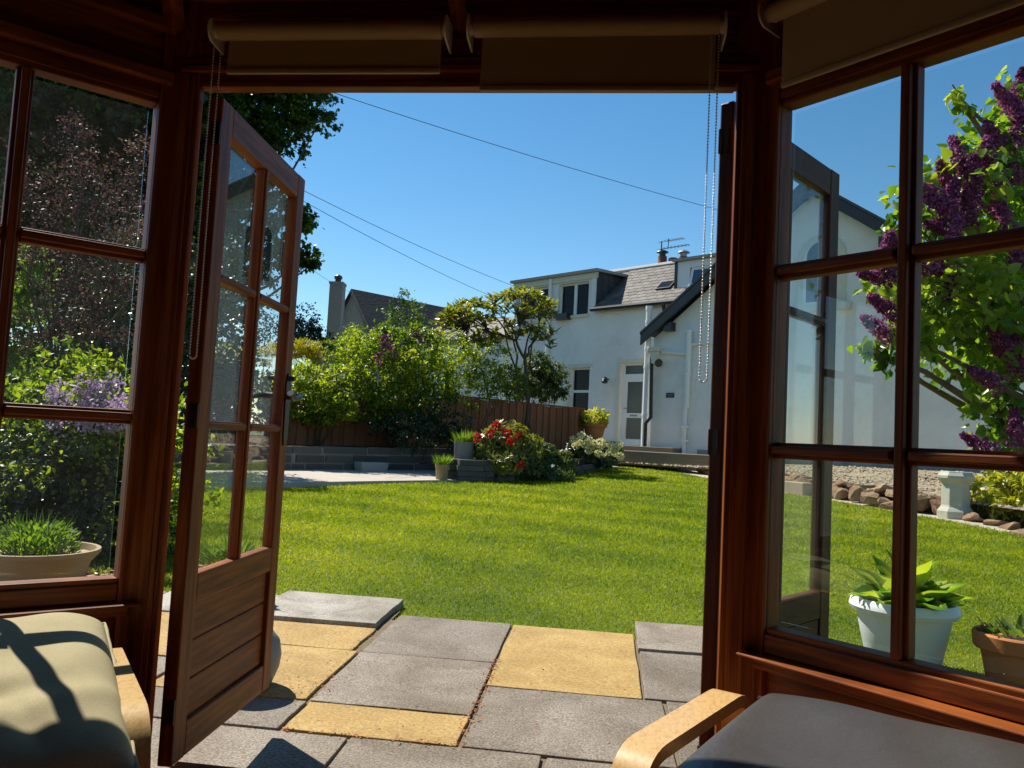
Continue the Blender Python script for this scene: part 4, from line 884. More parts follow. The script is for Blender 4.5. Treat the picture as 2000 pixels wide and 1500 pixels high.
# fences
def fence(name, p0, p1, z0, z1, zt0, zt1, mat, bw, label, cap=False):
    p0, p1 = np.asarray(p0, float)[:2], np.asarray(p1, float)[:2]; L = np.linalg.norm(p1-p0); ex = unit(np.append(p1-p0, 0)); ey = V(-ex[1], ex[0], 0)
    t = thing(name, label, 'fence', (*((p0+p1)/2), z0)); n = int(L/bw); R3 = rotm(ex, ey, V(0, 0, 1)); me = unitbox(mat)
    for i in range(n):
        f = (i+.5)/n; q = p0+(p1-p0)*f; a, c = z0+(z1-z0)*f, zt0+(zt1-zt0)*f+random.gauss(0, .008)
        inst('board', me, t, (q[0]-ey[0]*.02*(i % 2), q[1]-ey[1]*.02*(i % 2), (a+c)/2), R3 @ Matrix.Rotation(random.gauss(0, .006), 3, 'Y'), (bw*1.05, .018, c-a))
    fr = frame(np.append(p0, 0), ex, ey); b = MB(fr)
    for f in (.2, .8):
        za_, zc_ = z0+(zt0-z0)*f, z1+(zt1-z1)*f; b._add([(0, .02, za_-.04), (L, .02, zc_-.04), (L, .07, zc_-.04), (0, .07, za_-.04), (0, .02, za_+.04), (L, .02, zc_+.04), (L, .07, zc_+.04), (0, .07, za_+.04)], [(3, 2, 1, 0), (4, 5, 6, 7), (0, 1, 5, 4), (1, 2, 6, 5), (2, 3, 7, 6), (3, 0, 4, 7)])
    obj('rail', b, mat, t)
    if cap: b = MB(fr); b._add([(0, -.04, zt0+.0), (L, -.04, zt1), (L, .05, zt1), (0, .05, zt0), (0, -.04, zt0+.03), (L, -.04, zt1+.03), (L, .05, zt1+.03), (0, .05, zt0+.03)], [(3, 2, 1, 0), (4, 5, 6, 7), (0, 1, 5, 4), (1, 2, 6, 5), (2, 3, 7, 6), (3, 0, 4, 7)]); obj('capping', b, mat, t)
    return t
Fa, Fb = at(866, 772, 15.4), at(1140, 800, 18.4)
fence('board_fence', Fa, Fb, -.5, -.45, Fa[2], Fb[2], 'fence', .105, 'red-brown vertical board fence running up to the white house', True)
Fc = at(520, 790, 13.0); fence('board_fence', Fc, Fa, -.35, -.4, Fc[2], Fa[2]-.05, 'fence', .11, 'red-brown board fence half hidden by shrubs above the stone wall')
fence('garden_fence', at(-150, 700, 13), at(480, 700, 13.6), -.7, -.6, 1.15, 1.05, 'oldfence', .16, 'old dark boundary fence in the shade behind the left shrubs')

# ================================================================== POTS
def pot(name, c, R0, H, mat, label, cat='plant pot', prof=None, sides=32, soil=True, group=None):
    t = thing(name, label, cat, c, group)
    pr = prof or [(.68, 0), (.74, .1), (.90, .72), (.93, .80), (1.0, .82), (1.02, .92), (1.0, .985), (.96, 1.0), (.88, .99), (.85, .90)]
    b = MB(); b.lathe([(r*R0, z*H) for r, z in pr], c, sides); obj('vessel', b, mat, t, auto=38)
    if soil: b = MB(); b.lathe([(.87*R0, .84*H), (.5*R0, .90*H), (.02, .92*H)], c, 20); obj('soil', b, 'soil', t)
    return t
def grow(t, c, R0, n, mat, L, wr, spread, up, shape='oval', nm='leaves', curl=.1, hgt=0.0, edge=0.0, hue=.45):
    """leaves rising from a pot mouth"""
    a = rng.random(n)*6.283; r = np.sqrt(rng.random(n))*R0
    P = np.stack([c[0]+r*np.cos(a), c[1]+r*np.sin(a), c[2]+hgt*rng.random(n)**1.3*(1-.5*(r/R0)**2)], 1)
    A = np.stack([np.cos(a)*spread*(.3+r/R0), np.sin(a)*spread*(.3+r/R0), np.full(n, up)], 1)+rng.normal(size=(n, 3))*.28
    N = np.stack([-np.cos(a)*.6, -np.sin(a)*.6, np.ones(n)], 1)+rng.normal(size=(n, 3))*.3
    l = L*(.55+.75*rng.random(n)); return leafmesh(nm, P, A, N, l, l*wr, mat, t, shape, np.clip(rng.normal(hue, .22, n), 0, 1), curl=curl, edge=edge)
# white pot with hosta
c = G(1763, 1308); c = c+V(0, 0, .0)
t = pot('white_pot', c, .215, .30, 'whitepot', 'large white round pot with a yellow edged hosta on the lawn', prof=[(.62, 0), (.66, .03), (.84, .62), (.88, .80), (.99, .82), (1.03, .88), (1.0, .96), (.94, 1.0), (.86, .99), (.83, .88)])
grow(t, c+V(0, 0, .26), .10, 70, 'l_hosta', .15, .74, 1.0, 1.0, 'hosta', 'hosta_leaves', .40, .07, .40, .22)
grow(t, c+V(0, 0, .27), .08, 40, 'l_hosta', .14, .74, .7, 1.3, 'hosta', 'hosta_leaves', .32, .12, .40, .25)
b = MB()
for i in range(26):
    a = random.random()*6.28; b.tube([c+V(0, 0, .25), c+V(math.cos(a)*.06, math.sin(a)*.06, .33)], .004, 4)
obj('stalks', b, 'l_herb', t)
c = G(1992, 1352); t = pot('terracotta_pot', c, .165, .23, 'terracotta', 'terracotta pot with sparse seedlings at the lower right of the lawn', prof=[(.66, 0), (.70, .05), (.86, .70), (.98, .71), (1.02, .74), (1.04, .97), (1.0, 1.0), (.92, 1.0), (.90, .88)])
grow(t, c+V(0, 0, .20), .13, 70, 'l_herb', .06, .4, .7, .8, 'oval', 'seedlings', .1, .05)
# left pots
c = atz(72, 1070, -.60); c[2] = gz(c[1])+.01
H_ = -.60-c[2]; t = pot('bowl_planter', c, .265, H_, 'stoneware', 'wide tan stoneware planter of herbs outside the left window', prof=[(.60, 0), (.64, .06), (.80, .60), (.83, .64), (.81, .67), (.86, .80), (.96, .90), (1.0, .94), (1.0, 1.0), (.93, 1.0), (.88, .90)])
grow(t, c+V(0, 0, H_*.9), .17, 900, 'l_bright', .032, .5, .7, .9, 'oval', 'herb_leaves', .1, .15)
grow(t, c+V(-.03, 0, H_*.9), .14, 150, 'l_herb', .15, .035, .35, 1.6, 'blade', 'herb_spikes', .05, .05)
c = atz(204, 1120, -.74); c[2] = gz(c[1])+.01; H_ = -.74-c[2]; t = pot('small_brown_pot', c, .105, max(.12, H_), 'brownpot', 'small brown clay pot beside the wide tan planter')
grow(t, c+V(0, 0, max(.12, H_)*.9), .07, 60, 'l_rhodo', .03, .5, .6, .8, 'oval', 'leaves', .1, .04)
c = atz(447, 1098, -.66); c[2] = gz(c[1])+.02; H_ = -.66-c[2]; t = pot('bowl_planter', c, .165, H_, 'stoneware', 'tan bowl of green herbs seen through the low panes of the open left door', prof=[(.60, 0), (.64, .06), (.82, .66), (.86, .80), (.96, .90), (1.0, .94), (1.0, 1.0), (.93, 1.0), (.88, .90)])
grow(t, c+V(0, 0, H_*.9), .13, 380, 'l_herb', .05, .45, .7, .9, 'oval', 'herb_leaves', .1, .10); grow(t, c+V(0, 0, H_*.9), .12, 60, 'l_bright', .16, .05, .4, 1.5, 'blade', 'herb_spikes', .05, .05)
c = V(-.835, 2.735, gz(2.73)+.03); t = pot('round_grey_pot', c, .125, .20, 'greypot', 'squat round grey pot holding the left door open on the patio', prof=[(.55, 0), (.80, .10), (.96, .35), (1.0, .55), (.93, .8), (.72, .96), (.66, 1.0), (.58, .99), (.55, .9)])
# far pots
q = at(905, 900, 12.75); c = V(q[0], q[1], q[2]); t = pot('grey_planter', c, .165, .30, 'greypot', 'grey green planter with grassy tuft standing on the raised bed', prof=[(.86, 0), (.90, .05), (.97, .85), (1.0, .9), (1.0, 1.0), (.9, 1.0), (.88, .9)]); t0 = t
grow(t, c+V(0, 0, .27), .14, 260, 'l_bright', .19, .07, .45, 1.3, 'blade', 'grass_tuft', .12, .03)
c = G(862, 941)+V(0, 0, .03); t = pot('small_clay_pot', c, .105, .225, 'stoneware', 'small clay pot with grassy tuft at the corner of the raised bed', prof=[(.78, 0), (.82, .05), (.93, .78), (1.0, .8), (1.02, 1.0), (.9, 1.0), (.88, .9)])
grow(t, c+V(0, 0, .2), .08, 170, 'l_bright', .17, .07, .5, 1.3, 'blade', 'grass_tuft', .15, .03)
q = at(1160, 859, 18.3); b = MB(frame(V(q[0], q[1], 0), wv, hn)); b.box(-.3, .3, -.3, .3, -.7, q[2]-.001); obj('stone_plinth', b, 'block', bevel=.02, label='dark stone plinth under the terracotta pot by the fence end', cat='plinth')
t = pot('terracotta_pot', q, .275, .36, 'terracotta', 'orange terracotta pot with leafy shrub between the fence end and front door', prof=[(.58, 0), (.64, .05), (.88, .78), (1.0, .80), (1.03, 1.0), (.92, 1.0), (.90, .88)])
foliage('leaves', [(q+V(0, 0, .50), (.30, .30, .20), 420), (q+V(-.22, -.1, .40), (.14, .14, .14), 120), (q+V(.18, -.1, .42), (.14, .14, .14), 120)], .085, 'l_yellow', t, shape='oval', hue=-.18)
# old chimney pot as ornament
c = G(1866, 1014); t = thing('chimney_pot_ornament', 'tall pale octagonal chimney pot standing at the lawn edge', 'chimney pot', c)
b = MB(); b.lathe([(.225, 0), (.225, .10), (.20, .135), (.185, .15), (.175, .175), (.168, .44), (.175, .455), (.215, .50), (.225, .51), (.225, .545), (.195, .585), (.19, .60), (.155, .60), (.15, .50)], c, 8); obj('shaft', b, 'limestone', t, bevel=.006)

# ================================================================== TREES AND SHRUBS
def bl(px, py, d, r, n): return (at(px, py, d), r, n)
def ground_under(p, dz=0.0): return V(p[0], p[1], gz(p[1])+dz)
# --- purple lilac outside the right window
base = ground_under(at(2420, 900, 3.7))
LT = thing('lilac_tree', 'tall lilac with heart shaped leaves and deep purple blossom outside the right window', 'lilac', base)
lb = [bl(1975, 235, 3.3, .15, 130), bl(2010, 175, 3.4, .13, 90), bl(1905, 315, 3.15, .15, 150), bl(1845, 390, 3.05, .19, 200), bl(1935, 400, 3.2, .24, 330), bl(1985, 300, 3.4, .22, 230), bl(1975, 560, 3.2, .27, 430), bl(1865, 555, 3.0, .22, 330),
      bl(1905, 650, 3.05, .20, 260), bl(1815, 600, 2.95, .15, 150), bl(1985, 690, 3.2, .2, 230), bl(1960, 790, 3.1, .13, 130), bl(1990, 860, 3.1, .11, 90), bl(1800, 430, 3.0, .09, 45), bl(1730, 690, 2.92, .05, 26), bl(1700, 682, 2.9, .035, 16), bl(1730, 560, 2.92, .07, 24), bl(1770, 655, 2.92, .08, 45),
      bl(2120, 420, 3.5, .42, 800), bl(2130, 650, 3.4, .40, 700), bl(2120, 260, 3.6, .28, 400), bl(2250, 480, 3.7, .5, 700), bl(1920, 545, 3.5, .24, 260), bl(1990, 450, 3.6, .3, 300), bl(1868, 185, 3.2, .045, 16), bl(1885, 215, 3.2, .035, 10)]
foliage('crown', lb, .041, 'l_lilac', LT, shape='heart', wr=.64, droop=.5, upb=.45, shell=.4, dens=1.9, hue=.1, sub=8)
b = MB(); limbs(b, base, [x[0] for x in lb], .07, .005, .62, .05); limbs(b, base+V(.12, .1, 0), [x[0]+rng.normal(size=3)*.08 for x in lb[:14]], .05, .004, .66, .06)
b.tube(wob(at(1960, 330, 3.25), at(1860, 165, 3.2), 6, .04), [.006, .006, .005, .005, .004, .003, .003], 5); obj('trunk', b, 'bark_l', LT)
pan = [(1992, 165, 3.2, 0), (1962, 190, 3.15, 1), (1985, 215, 3.1, 1), (1940, 265, 3.1, 1), (1905, 330, 2.98, 1), (1870, 300, 2.95, 0), (1848, 345, 2.95, 1), (1815, 375, 2.9, 2), (1835, 400, 2.88, 2), (1900, 375, 2.95, 1), (1935, 330, 3.0, 1), (1925, 295, 3.05, 0), (1955, 380, 3.0, 0), (1890, 410, 2.92, 0), (1835, 440, 2.9, 2), (1960, 425, 2.95, 1), (1985, 260, 3.1, 0), (1975, 330, 3.05, 1), (1865, 455, 2.85, 0),
       (1735, 520, 2.88, 2), (1712, 540, 2.86, 2), (1728, 600, 2.86, 2), (1712, 640, 2.85, 2), (1830, 520, 2.9, 1), (1850, 560, 2.9, 0), (1985, 495, 2.95, 0), (1800, 520, 2.88, 2), (1955, 665, 2.88, 1), (1985, 695, 2.9, 0), (1925, 738, 2.85, 2), (1950, 655, 2.92, 0), (1912, 868, 2.85, 2), (1985, 835, 2.9, 0), (1738, 475, 2.9, 0), (1890, 350, 2.96, 1), (1860, 385, 2.9, 0)]
P, D_, R_ = [], [], []
for px, py, d, k in pan:
    a = at(px, py, d); L = random.uniform(.11, .17)*(.5 if (px, py) == (1738, 475) else 1); ax = unit({0: V(0, -.1, 1), 1: V(-.5, -.3, .9), 2: V(-1, -.15, .35)}[k]+rng.normal(size=3)*.2); n = 620
    u = rng.random(n)**.8; rr = (.029*(1-u)**.7+.007)*(1+.25*np.sin(u*22+rng.random()*6)); s1 = unit(np.cross(ax, V(.3, .8, .2))); s2 = np.cross(ax, s1); an = rng.random(n)*6.283; rad = np.cos(an)[:, None]*s1+np.sin(an)[:, None]*s2
    P.append(a-ax*L*.5+ax*(u*L)[:, None]+rad*(rr*np.sqrt(.5+.5*rng.random(n)))[:, None]); D_.append(rad+ax*.3+rng.normal(size=(n, 3))*.5); R_.append(np.clip(rng.normal(.42, .22, n)+random.gauss(0, .1), 0, 1))
P, D_, R_ = np.concatenate(P), np.concatenate(D_), np.concatenate(R_)
leafmesh('blossom', P, np.cross(D_, rdir(len(P))), D_, .0115, .0115, 'f_lilac', LT, 'diamond', R_)

# --- big broad-leaved tree on the left
base = ground_under(at(250, 830, 29)); BT = thing('broad_tree', 'big dark broad leaved tree overhanging the left of the garden', 'tree', base)
bt = [(40, 215, 13.5, 1.0), (150, 190, 14, 1.1), (265, 215, 13.5, 1.0), (350, 300, 13.8, .9), (90, 100, 14.5, 1.2), (250, 60, 14.5, 1.3), (400, 120, 14, 1.2), (330, 400, 14, .9), (430, 230, 13.2, .85), (520, 195, 13.0, .62), (585, 215, 12.9, .42), (622, 243, 12.8, .24), (500, 260, 13, .5), (550, 270, 12.9, .36), (545, 170, 13, .5), (600, 180, 12.9, .36),
      (480, 330, 13.2, .5), (525, 335, 13, .32), (420, 380, 13.5, .75), (480, 420, 13.3, .55), (540, 440, 13.1, .42), (585, 425, 13, .22), (600, 440, 13, .14), (560, 500, 13.1, .34), (595, 505, 13, .20), (612, 515, 13, .10), (500, 520, 13.3, .42), (440, 500, 13.6, .6), (360, 520, 14, .9), (250, 440, 14, 1.0), (280, 560, 14.2, .9), (60, 380, 14.2, .9), (150, 330, 14.2, 1.0), (40, 540, 14.5, .8), (170, 560, 14.4, .8), (-80, 300, 14.5, 1.3), (-60, 520, 14.5, 1.2), (-40, 100, 14.5, 1.3), (530, 60, 13.5, .9), (540, 390, 13.2, .2), (400, 610, 13.8, .6), (470, 600, 13.6, .35), (110, 260, 15, 1.0), (220, 320, 15, 1.0), (20, 450, 15, .9), (120, 450, 15, 1.0), (230, 140, 15, 1.1), (330, 180, 15, 1.0), (200, 640, 15, 1.0), (320, 660, 15, .9)]
btb = [(at(px, py, d*2.0), (2.0*r, 2.0*r, 2.0*r*.78), 1150*r*r+60) for px, py, d, r in bt]
foliage('crown', btb, .155, 'l_syc', BT, shape='diamond', wr=.72, droop=.35, upb=.7, shell=.5, lump=.35, dens=4.2, sub=22)
foliage('inner_leaves', [(c_, np.asarray(r_)*.80, n_*1.3) for c_, r_, n_ in btb if r_[0] > 1.3], .32, 'l_syc', BT, shape='diamond', wr=.75, shell=.3, hue=-.1)
b = MB(); limbs(b, base, [x[0] for x in btb], .36, .02, .45, .05); obj('trunk', b, 'bark', BT)
# --- purple leaved small tree
base = ground_under(at(112, 745, 8.2)); PTn = thing('purple_leaved_tree', 'small purple leaved tree with open crown outside the left window', 'tree', base)
pb_ = [(115, 400, 8.0, .36), (180, 360, 8.1, .34), (235, 340, 8.3, .28), (270, 300, 8.4, .16), (140, 300, 8.3, .26), (85, 470, 7.8, .36), (160, 470, 7.9, .42), (230, 440, 8.2, .36), (110, 560, 7.7, .40), (190, 560, 8.0, .42), (255, 530, 8.3, .32), (75, 640, 7.7, .26), (140, 630, 7.8, .24), (60, 350, 8, .25), (150, 250, 8.4, .14), (230, 610, 8.2, .26), (300, 400, 8.6, .3), (330, 520, 8.8, .35), (-20, 480, 8, .4)]
foliage('crown', [(at(px, py, d), r, 1500*r*r/.09*.1+60) for px, py, d, r in pb_], .036, 'l_purple', PTn, wr=.55, droop=.1, upb=.5, shell=.35, lump=.4, dens=2.4, sub=26)
b = MB(); limbs(b, base, [at(px, py, d) for px, py, d, r in pb_], .036, .005, .5, .06); obj('trunk', b, 'bark', PTn)
# --- shrubs, each a thing with stems and leaves
def shrub(name, label, cat, blobs, size, mat, stem='bark', shape='diamond', wr=.55, flowers=None, r0=.03, group=None, dens=1.0, basept=None, hue=0.0, **kw):
    cs = [x[0] for x in blobs]; c0 = np.mean(cs, 0); base = ground_under(c0) if basept is None else np.asarray(basept, float)
    t = thing(name, label, cat, base, group); foliage('leaves', blobs, size, mat, t, dens, shape, wr, hue=hue, **{'sub': 18, 'lump': .34, **kw})
    b = MB(); limbs(b, base, cs+[c+rng.normal(size=3)*.12 for c in cs], r0, .004, .25, .08, 5); obj('stems', b, stem, t)
    if flowers:
        fm, fs, cl = flowers; P, D_, R_ = [], [], []
        for c, r, n in cl:
            p, d = blobpts(c, r, n, .85, .1); P.append(p); D_.append(d); R_.append(np.clip(rng.normal(.55, .25, n), 0, 1))
        P, D_, R_ = np.concatenate(P), np.concatenate(D_), np.concatenate(R_)
        leafmesh('flowers', P, D_+rdir(len(P))*.8, D_+rdir(len(P))*.5, fs, fs*.9, fm, t, 'oval', R_, kind='stuff')
    return t
# dwarf lilac and dark shrub by the left window
c1 = [bl(175, 800, 5.5, (.46, .46, .30), 2600), bl(240, 830, 5.6, (.36, .36, .27), 1500), bl(120, 850, 5.3, (.36, .36, .28), 1400), bl(190, 930, 5.2, (.50, .5, .45), 2200), bl(290, 880, 5.7, .35, 900), bl(330, 960, 5.6, .35, 800)]
fl = []
for i in range(150):
    px = random.uniform(95, 300); f = (px-95)/205; py = random.uniform(735+25*abs(f-.45)*2, 835); fl.append((at(px, py+random.uniform(-6, 6), 5.35-.5*((py-735)/100)**.6+.14*random.random()), (.032, .032, .045), 30))
for i in range(14): px = random.uniform(120, 260); c1.append(bl(px, random.uniform(705, 750), 5.5, (.03, .03, .07), 22))
shrub('dwarf_lilac', 'rounded shrub with pale pink lilac flowers lit by the sun outside the left window', 'shrub', c1, .042, 'l_green', flowers=('f_pink', .017, fl), hue=.12, shape='oval', wr=.62)
shrub('dark_shrub', 'dark small leaved shrub behind the tan planter, left of the doors', 'shrub', [bl(40, 960, 5.0, (.5, .45, .40), 3000), bl(150, 1010, 4.9, (.45, .4, .33), 2400), bl(-60, 960, 5, .5, 1500), bl(235, 1020, 5.2, (.3, .3, .3), 1300), bl(80, 900, 5.2, (.4, .4, .25), 1500)], .034, 'l_dark', shape='oval', wr=.6)
shrub('bright_shrub', 'fresh bright green shrub at the far left behind the window bar', 'shrub', [bl(30, 560, 9.0, (.32, .32, .45), 1300), bl(15, 680, 8.9, (.34, .34, .5), 1300), bl(55, 500, 9.0, (.15, .15, .2), 250), bl(-50, 600, 9, .5, 1000), bl(72, 570, 9, .1, 70)], .07, 'l_bright')
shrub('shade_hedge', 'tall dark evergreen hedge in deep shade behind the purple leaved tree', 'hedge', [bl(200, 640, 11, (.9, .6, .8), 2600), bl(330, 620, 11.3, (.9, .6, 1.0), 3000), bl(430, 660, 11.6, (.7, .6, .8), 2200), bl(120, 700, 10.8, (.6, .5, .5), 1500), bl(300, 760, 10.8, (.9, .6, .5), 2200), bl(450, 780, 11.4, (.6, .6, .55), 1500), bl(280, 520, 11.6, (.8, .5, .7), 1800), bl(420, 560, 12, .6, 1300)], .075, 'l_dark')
# hedge of mixed shrubs above the stone wall
shrub('hedge_shrub', 'sunlit mid green shrub above the stone wall next to the open left door', 'shrub', [bl(590, 768, 13.5, (.52, .5, .5), 2800), bl(650, 760, 13.7, (.46, .5, .48), 2300), bl(560, 770, 13.6, .4, 1000), bl(690, 760, 13.8, (.4, .4, .42), 1600), bl(620, 800, 13.3, (.4, .35, .3), 1200), bl(540, 780, 13.4, .5, 1500), bl(670, 805, 13.5, (.3, .3, .2), 600)], .062, 'l_green', shape='oval', wr=.55, hue=.24)
shrub('hedge_shrub', 'tall leafy shrub with small purple lilac flowers in the middle of the hedge', 'shrub', [bl(740, 720, 14.2, (.5, .5, .55), 2600), bl(800, 730, 14.3, (.5, .5, .5), 2500), bl(770, 670, 14.6, (.42, .4, .36), 1500), bl(830, 680, 14.8, (.4, .4, .35), 1300), bl(760, 790, 14, (.5, .4, .35), 1800), bl(700, 690, 14.6, (.35, .35, .35), 900), bl(850, 750, 14.4, (.4, .4, .4), 1500)], .066, 'l_green', shape='oval', wr=.55, hue=.1,
      flowers=('f_lilac', .05, [bl(752, 668, 14.15, (.09, .09, .12), 60), bl(762, 690, 14.1, (.1, .1, .12), 60), bl(742, 700, 14.0, (.07, .07, .1), 40), bl(825, 660, 14.4, (.06, .06, .08), 30), bl(810, 650, 14.4, (.06, .06, .06), 20)]))
shrub('hedge_shrub', 'dense dark green shrub spilling over the stone wall beside the raised bed', 'shrub', [bl(850, 820, 13.9, (.48, .4, .40), 3000), bl(800, 840, 13.7, (.42, .4, .32), 2300), bl(880, 850, 14.1, (.3, .3, .25), 1300), bl(760, 830, 13.6, (.3, .3, .25), 1000)], .045, 'l_dark', shape='oval', hue=.12)
shrub('hedge_shrub', 'fresh green shrub behind the right hand board fence', 'shrub', [bl(900, 730, 15.6, (.5, .5, .55), 2300), bl(950, 720, 16.0, (.45, .45, .48), 1900), bl(880, 690, 15.8, (.34, .34, .35), 900), bl(985, 755, 16.4, (.4, .4, .35), 1200)], .055, 'l_green', shape='oval')
shrub('golden_conifer', 'clipped golden yellow conifer top behind the hedge', 'conifer', [bl(590, 684, 16, (.40, .4, .20), 2600), bl(560, 684, 16, (.35, .4, .18), 1200), bl(612, 692, 16, (.2, .2, .14), 600), bl(500, 690, 16, (.4, .4, .2), 1200), bl(450, 695, 16, (.4, .4, .2), 1200)], .06, 'l_gold', wr=.3, droop=-.6)
shrub('dark_bush', 'dark bushy tree beside the slim chimney of the grey house', 'tree', [bl(590, 650, 20, (.5, .5, .5), 1300), bl(620, 660, 20, (.32, .3, .3), 600), bl(560, 640, 20, .6, 1000), bl(640, 675, 20, .25, 350)], .08, 'l_dark', hue=.1, lump=.4)
shrub('round_bush', 'mid green rounded bush below the dark far roof', 'shrub', [bl(700, 672, 17.5, (.42, .4, .32), 1500), bl(660, 690, 17, (.35, .35, .3), 1000), bl(730, 690, 17, .35, 900)], .06, 'l_green')
shrub('light_sapling', 'slender pale green sapling standing in front of the dark far roof', 'tree', [bl(785, 575, 18, (.13, .13, .13), 90), bl(800, 590, 18, (.2, .2, .16), 170), bl(770, 610, 18, (.2, .2, .2), 220), bl(815, 615, 18, (.22, .22, .2), 240), bl(790, 640, 18, (.34, .3, .25), 520), bl(765, 650, 18, .25, 300), bl(825, 650, 18, .2, 200)], .075, 'l_bright', wr=.35, shell=.3)
shrub('grey_bush', 'grey green feathery bush behind the fence in front of the white house', 'shrub', [bl(1055, 745, 18.3, (.46, .45, .42), 2300), bl(1010, 750, 18, (.35, .35, .35), 1300), bl(1085, 760, 18.5, (.28, .28, .3), 800), bl(1050, 710, 18.4, (.32, .3, .25), 700), bl(1075, 725, 18.5, (.3, .3, .3), 600)], .08, 'l_grey', wr=.36, dens=1.7, hue=-.1)
# leggy rhododendron: bare forking limbs, leaf rosettes at the tips
base = ground_under(at(1028, 800, 17.2)); RT = thing('leggy_rhododendron', 'tall leggy rhododendron with bare forked limbs and yellowish leaf tufts', 'tree', base)
tips = []
for i in range(215):
    px = random.uniform(838, 1082); f = (px-838)/244; top = float(np.interp(px, [838, 870, 900, 940, 975, 1010, 1045, 1070, 1083], [642, 612, 594, 592, 578, 566, 570, 588, 606])); py = top+random.random()**1.3*(92 if px > 900 else 50)
    tips.append(at(px, py, 17.0+random.uniform(-.6, .7)))
for px, py in ((1050, 660), (1062, 665), (1040, 668), (985, 690), (900, 672), (960, 675), (1020, 655)): tips.append(at(px, py, 17))
P, A, N, R_ = [], [], [], []
for tp in tips:
    k = 9; an = rng.random(k)*6.283; r_ = rng.normal(.45, .12)
    for a in an: P.append(tp+rng.normal(size=3)*.03); A.append(V(math.cos(a), math.sin(a), random.uniform(.1, 1.2))); N.append(V(0, 0, 1)+rng.normal(size=3)*.25); R_.append(r_+rng.normal()*.2)
leafmesh('leaf_tufts', P, A, N, .14+.06*rng.random(len(P)), .06, 'l_rhodo', RT, 'long', np.array(R_), curl=.15)
b = MB(); j0 = at(1025, 700, 17.1); b.tube(wob(base, j0, 5, .04), [.05, .046, .043, .04, .037, .035], 7)
j1 = at(1008, 665, 17.0); b.tube(wob(j0, j1, 4, .05), [.034, .031, .029, .028, .026], 7)
forks = []
for px0, px1, py1 in ((1005, 985, 640), (1018, 1000, 650), (1042, 1050, 640), (1012, 930, 660)): b.tube(wob(ground_under(at(px0, 800, 17.2)), at(px1, py1, 17.05), 7, .06), [.036-.003*i for i in range(8)], 6)
for px, py in ((950, 640), (985, 625), (1040, 640), (1010, 615), (915, 640), (960, 600), (1060, 610)): q = at(px, py, 17+random.uniform(-.3, .3)); forks.append(q); b.tube(wob(j1 if px < 1030 else j0, q, 6, .07), [.026-.002*i for i in range(7)], 6)
for tp in tips: q = min(forks, key=lambda f: np.linalg.norm(f-tp)); b.tube(wob(q, tp, 4, .07), [.012, .010, .009, .008, .006], 5)
obj('limbs', b, 'bark', RT)
# rhododendrons on the lawn edge
def rhodo(name, label, blobs, mat, fl, fm, fs):
    c0 = ground_under(np.mean([x[0] for x in blobs], 0)); t = thing(name, label, 'rhododendron', c0); P, A, N, R_ = [], [], [], []
    for c, r, n in blobs:
        p, d = blobpts(c, r, n, .8, .2); sh = rng.normal(0, .1)
        for q, dd in zip(p, d):
            k = 6; an = rng.random(k)*6.283; e1 = unit(np.cross(dd, V(.3, .2, .9))); e2 = np.cross(dd, e1)
            for a in an: P.append(q); A.append(e1*math.cos(a)+e2*math.sin(a)+dd*.45+V(0, 0, .1)); N.append(dd+V(0, 0, .5)); R_.append(.45+sh+rng.normal()*.22)
    leafmesh('leaves', P, A, N, .085+.03*rng.random(len(P)), .032, mat, t, 'long', np.array(R_), curl=.12)
    b = MB(); limbs(b, c0, [x[0] for x in blobs], .03, .006, .3, .08, 5); obj('stems', b, 'bark', t)
    P, D_, R_ = [], [], []
    for c, r, n in fl: p, d = blobpts(c, r, n, .95, .05); P.append(p); D_.append(d); R_.append(np.clip(rng.normal(.5, .25, n), 0, 1))
    P, D_, R_ = np.concatenate(P), np.concatenate(D_), np.concatenate(R_); leafmesh('flowers', P, D_+rdir(len(P))*.9, D_+rdir(len(P))*.4, fs, fs, fm, t, 'oval', R_, kind='stuff'); return t
rhodo('red_rhododendron', 'domed rhododendron with a few red flowers on the raised bed', [bl(985, 868, 13.0, (.40, .38, .30), 400), bl(952, 880, 12.9, (.28, .28, .25), 240), bl(1018, 885, 13.1, (.32, .32, .29), 270), bl(985, 905, 12.6, (.34, .3, .18), 220)], 'l_rhodo',
      [bl(970, 832, 12.8, .05, 55), bl(958, 846, 12.65, .045, 45), bl(993, 846, 12.62, .042, 45), bl(932, 854, 12.6, .045, 45), bl(997, 863, 12.48, .035, 35), bl(1018, 908, 12.28, .032, 35), bl(983, 840, 12.75, .026, 22), bl(1012, 850, 12.68, .028, 22)], 'f_red', .045)
rhodo('low_rhododendron', 'low dark flowerless rhododendron beside the red flowering one', [bl(1060, 895, 13.6, (.36, .36, .24), 330), bl(1095, 905, 14.0, (.28, .28, .19), 220), bl(1030, 912, 13.0, (.28, .26, .16), 200), bl(1070, 925, 13.3, (.34, .3, .12), 200)], 'l_grey', [bl(1040, 905, 13.2, .01, 4)], 'f_red', .03)
cr = [(1120, 858), (1135, 850), (1130, 864), (1150, 860), (1142, 868), (1160, 866), (1172, 862), (1155, 872), (1172, 872), (1185, 866), (1195, 870), (1210, 868), (1202, 878), (1168, 886), (1175, 890), (1206, 888), (1150, 880), (1190, 884), (1125, 868), (1212, 892)]
rhodo('cream_rhododendron', 'low rhododendron covered in cream white flower heads near the steps', [bl(1150, 878, 16.6, (.36, .34, .20), 260), bl(1185, 884, 16.8, (.30, .3, .18), 200), bl(1125, 880, 16.4, (.22, .22, .18), 130), bl(1170, 900, 16.3, (.36, .3, .10), 150)], 'l_dark', [bl(px, py, 15.98+random.random()*.15, (.060, .060, .05), 60) for px, py in cr], 'f_cream', .045)
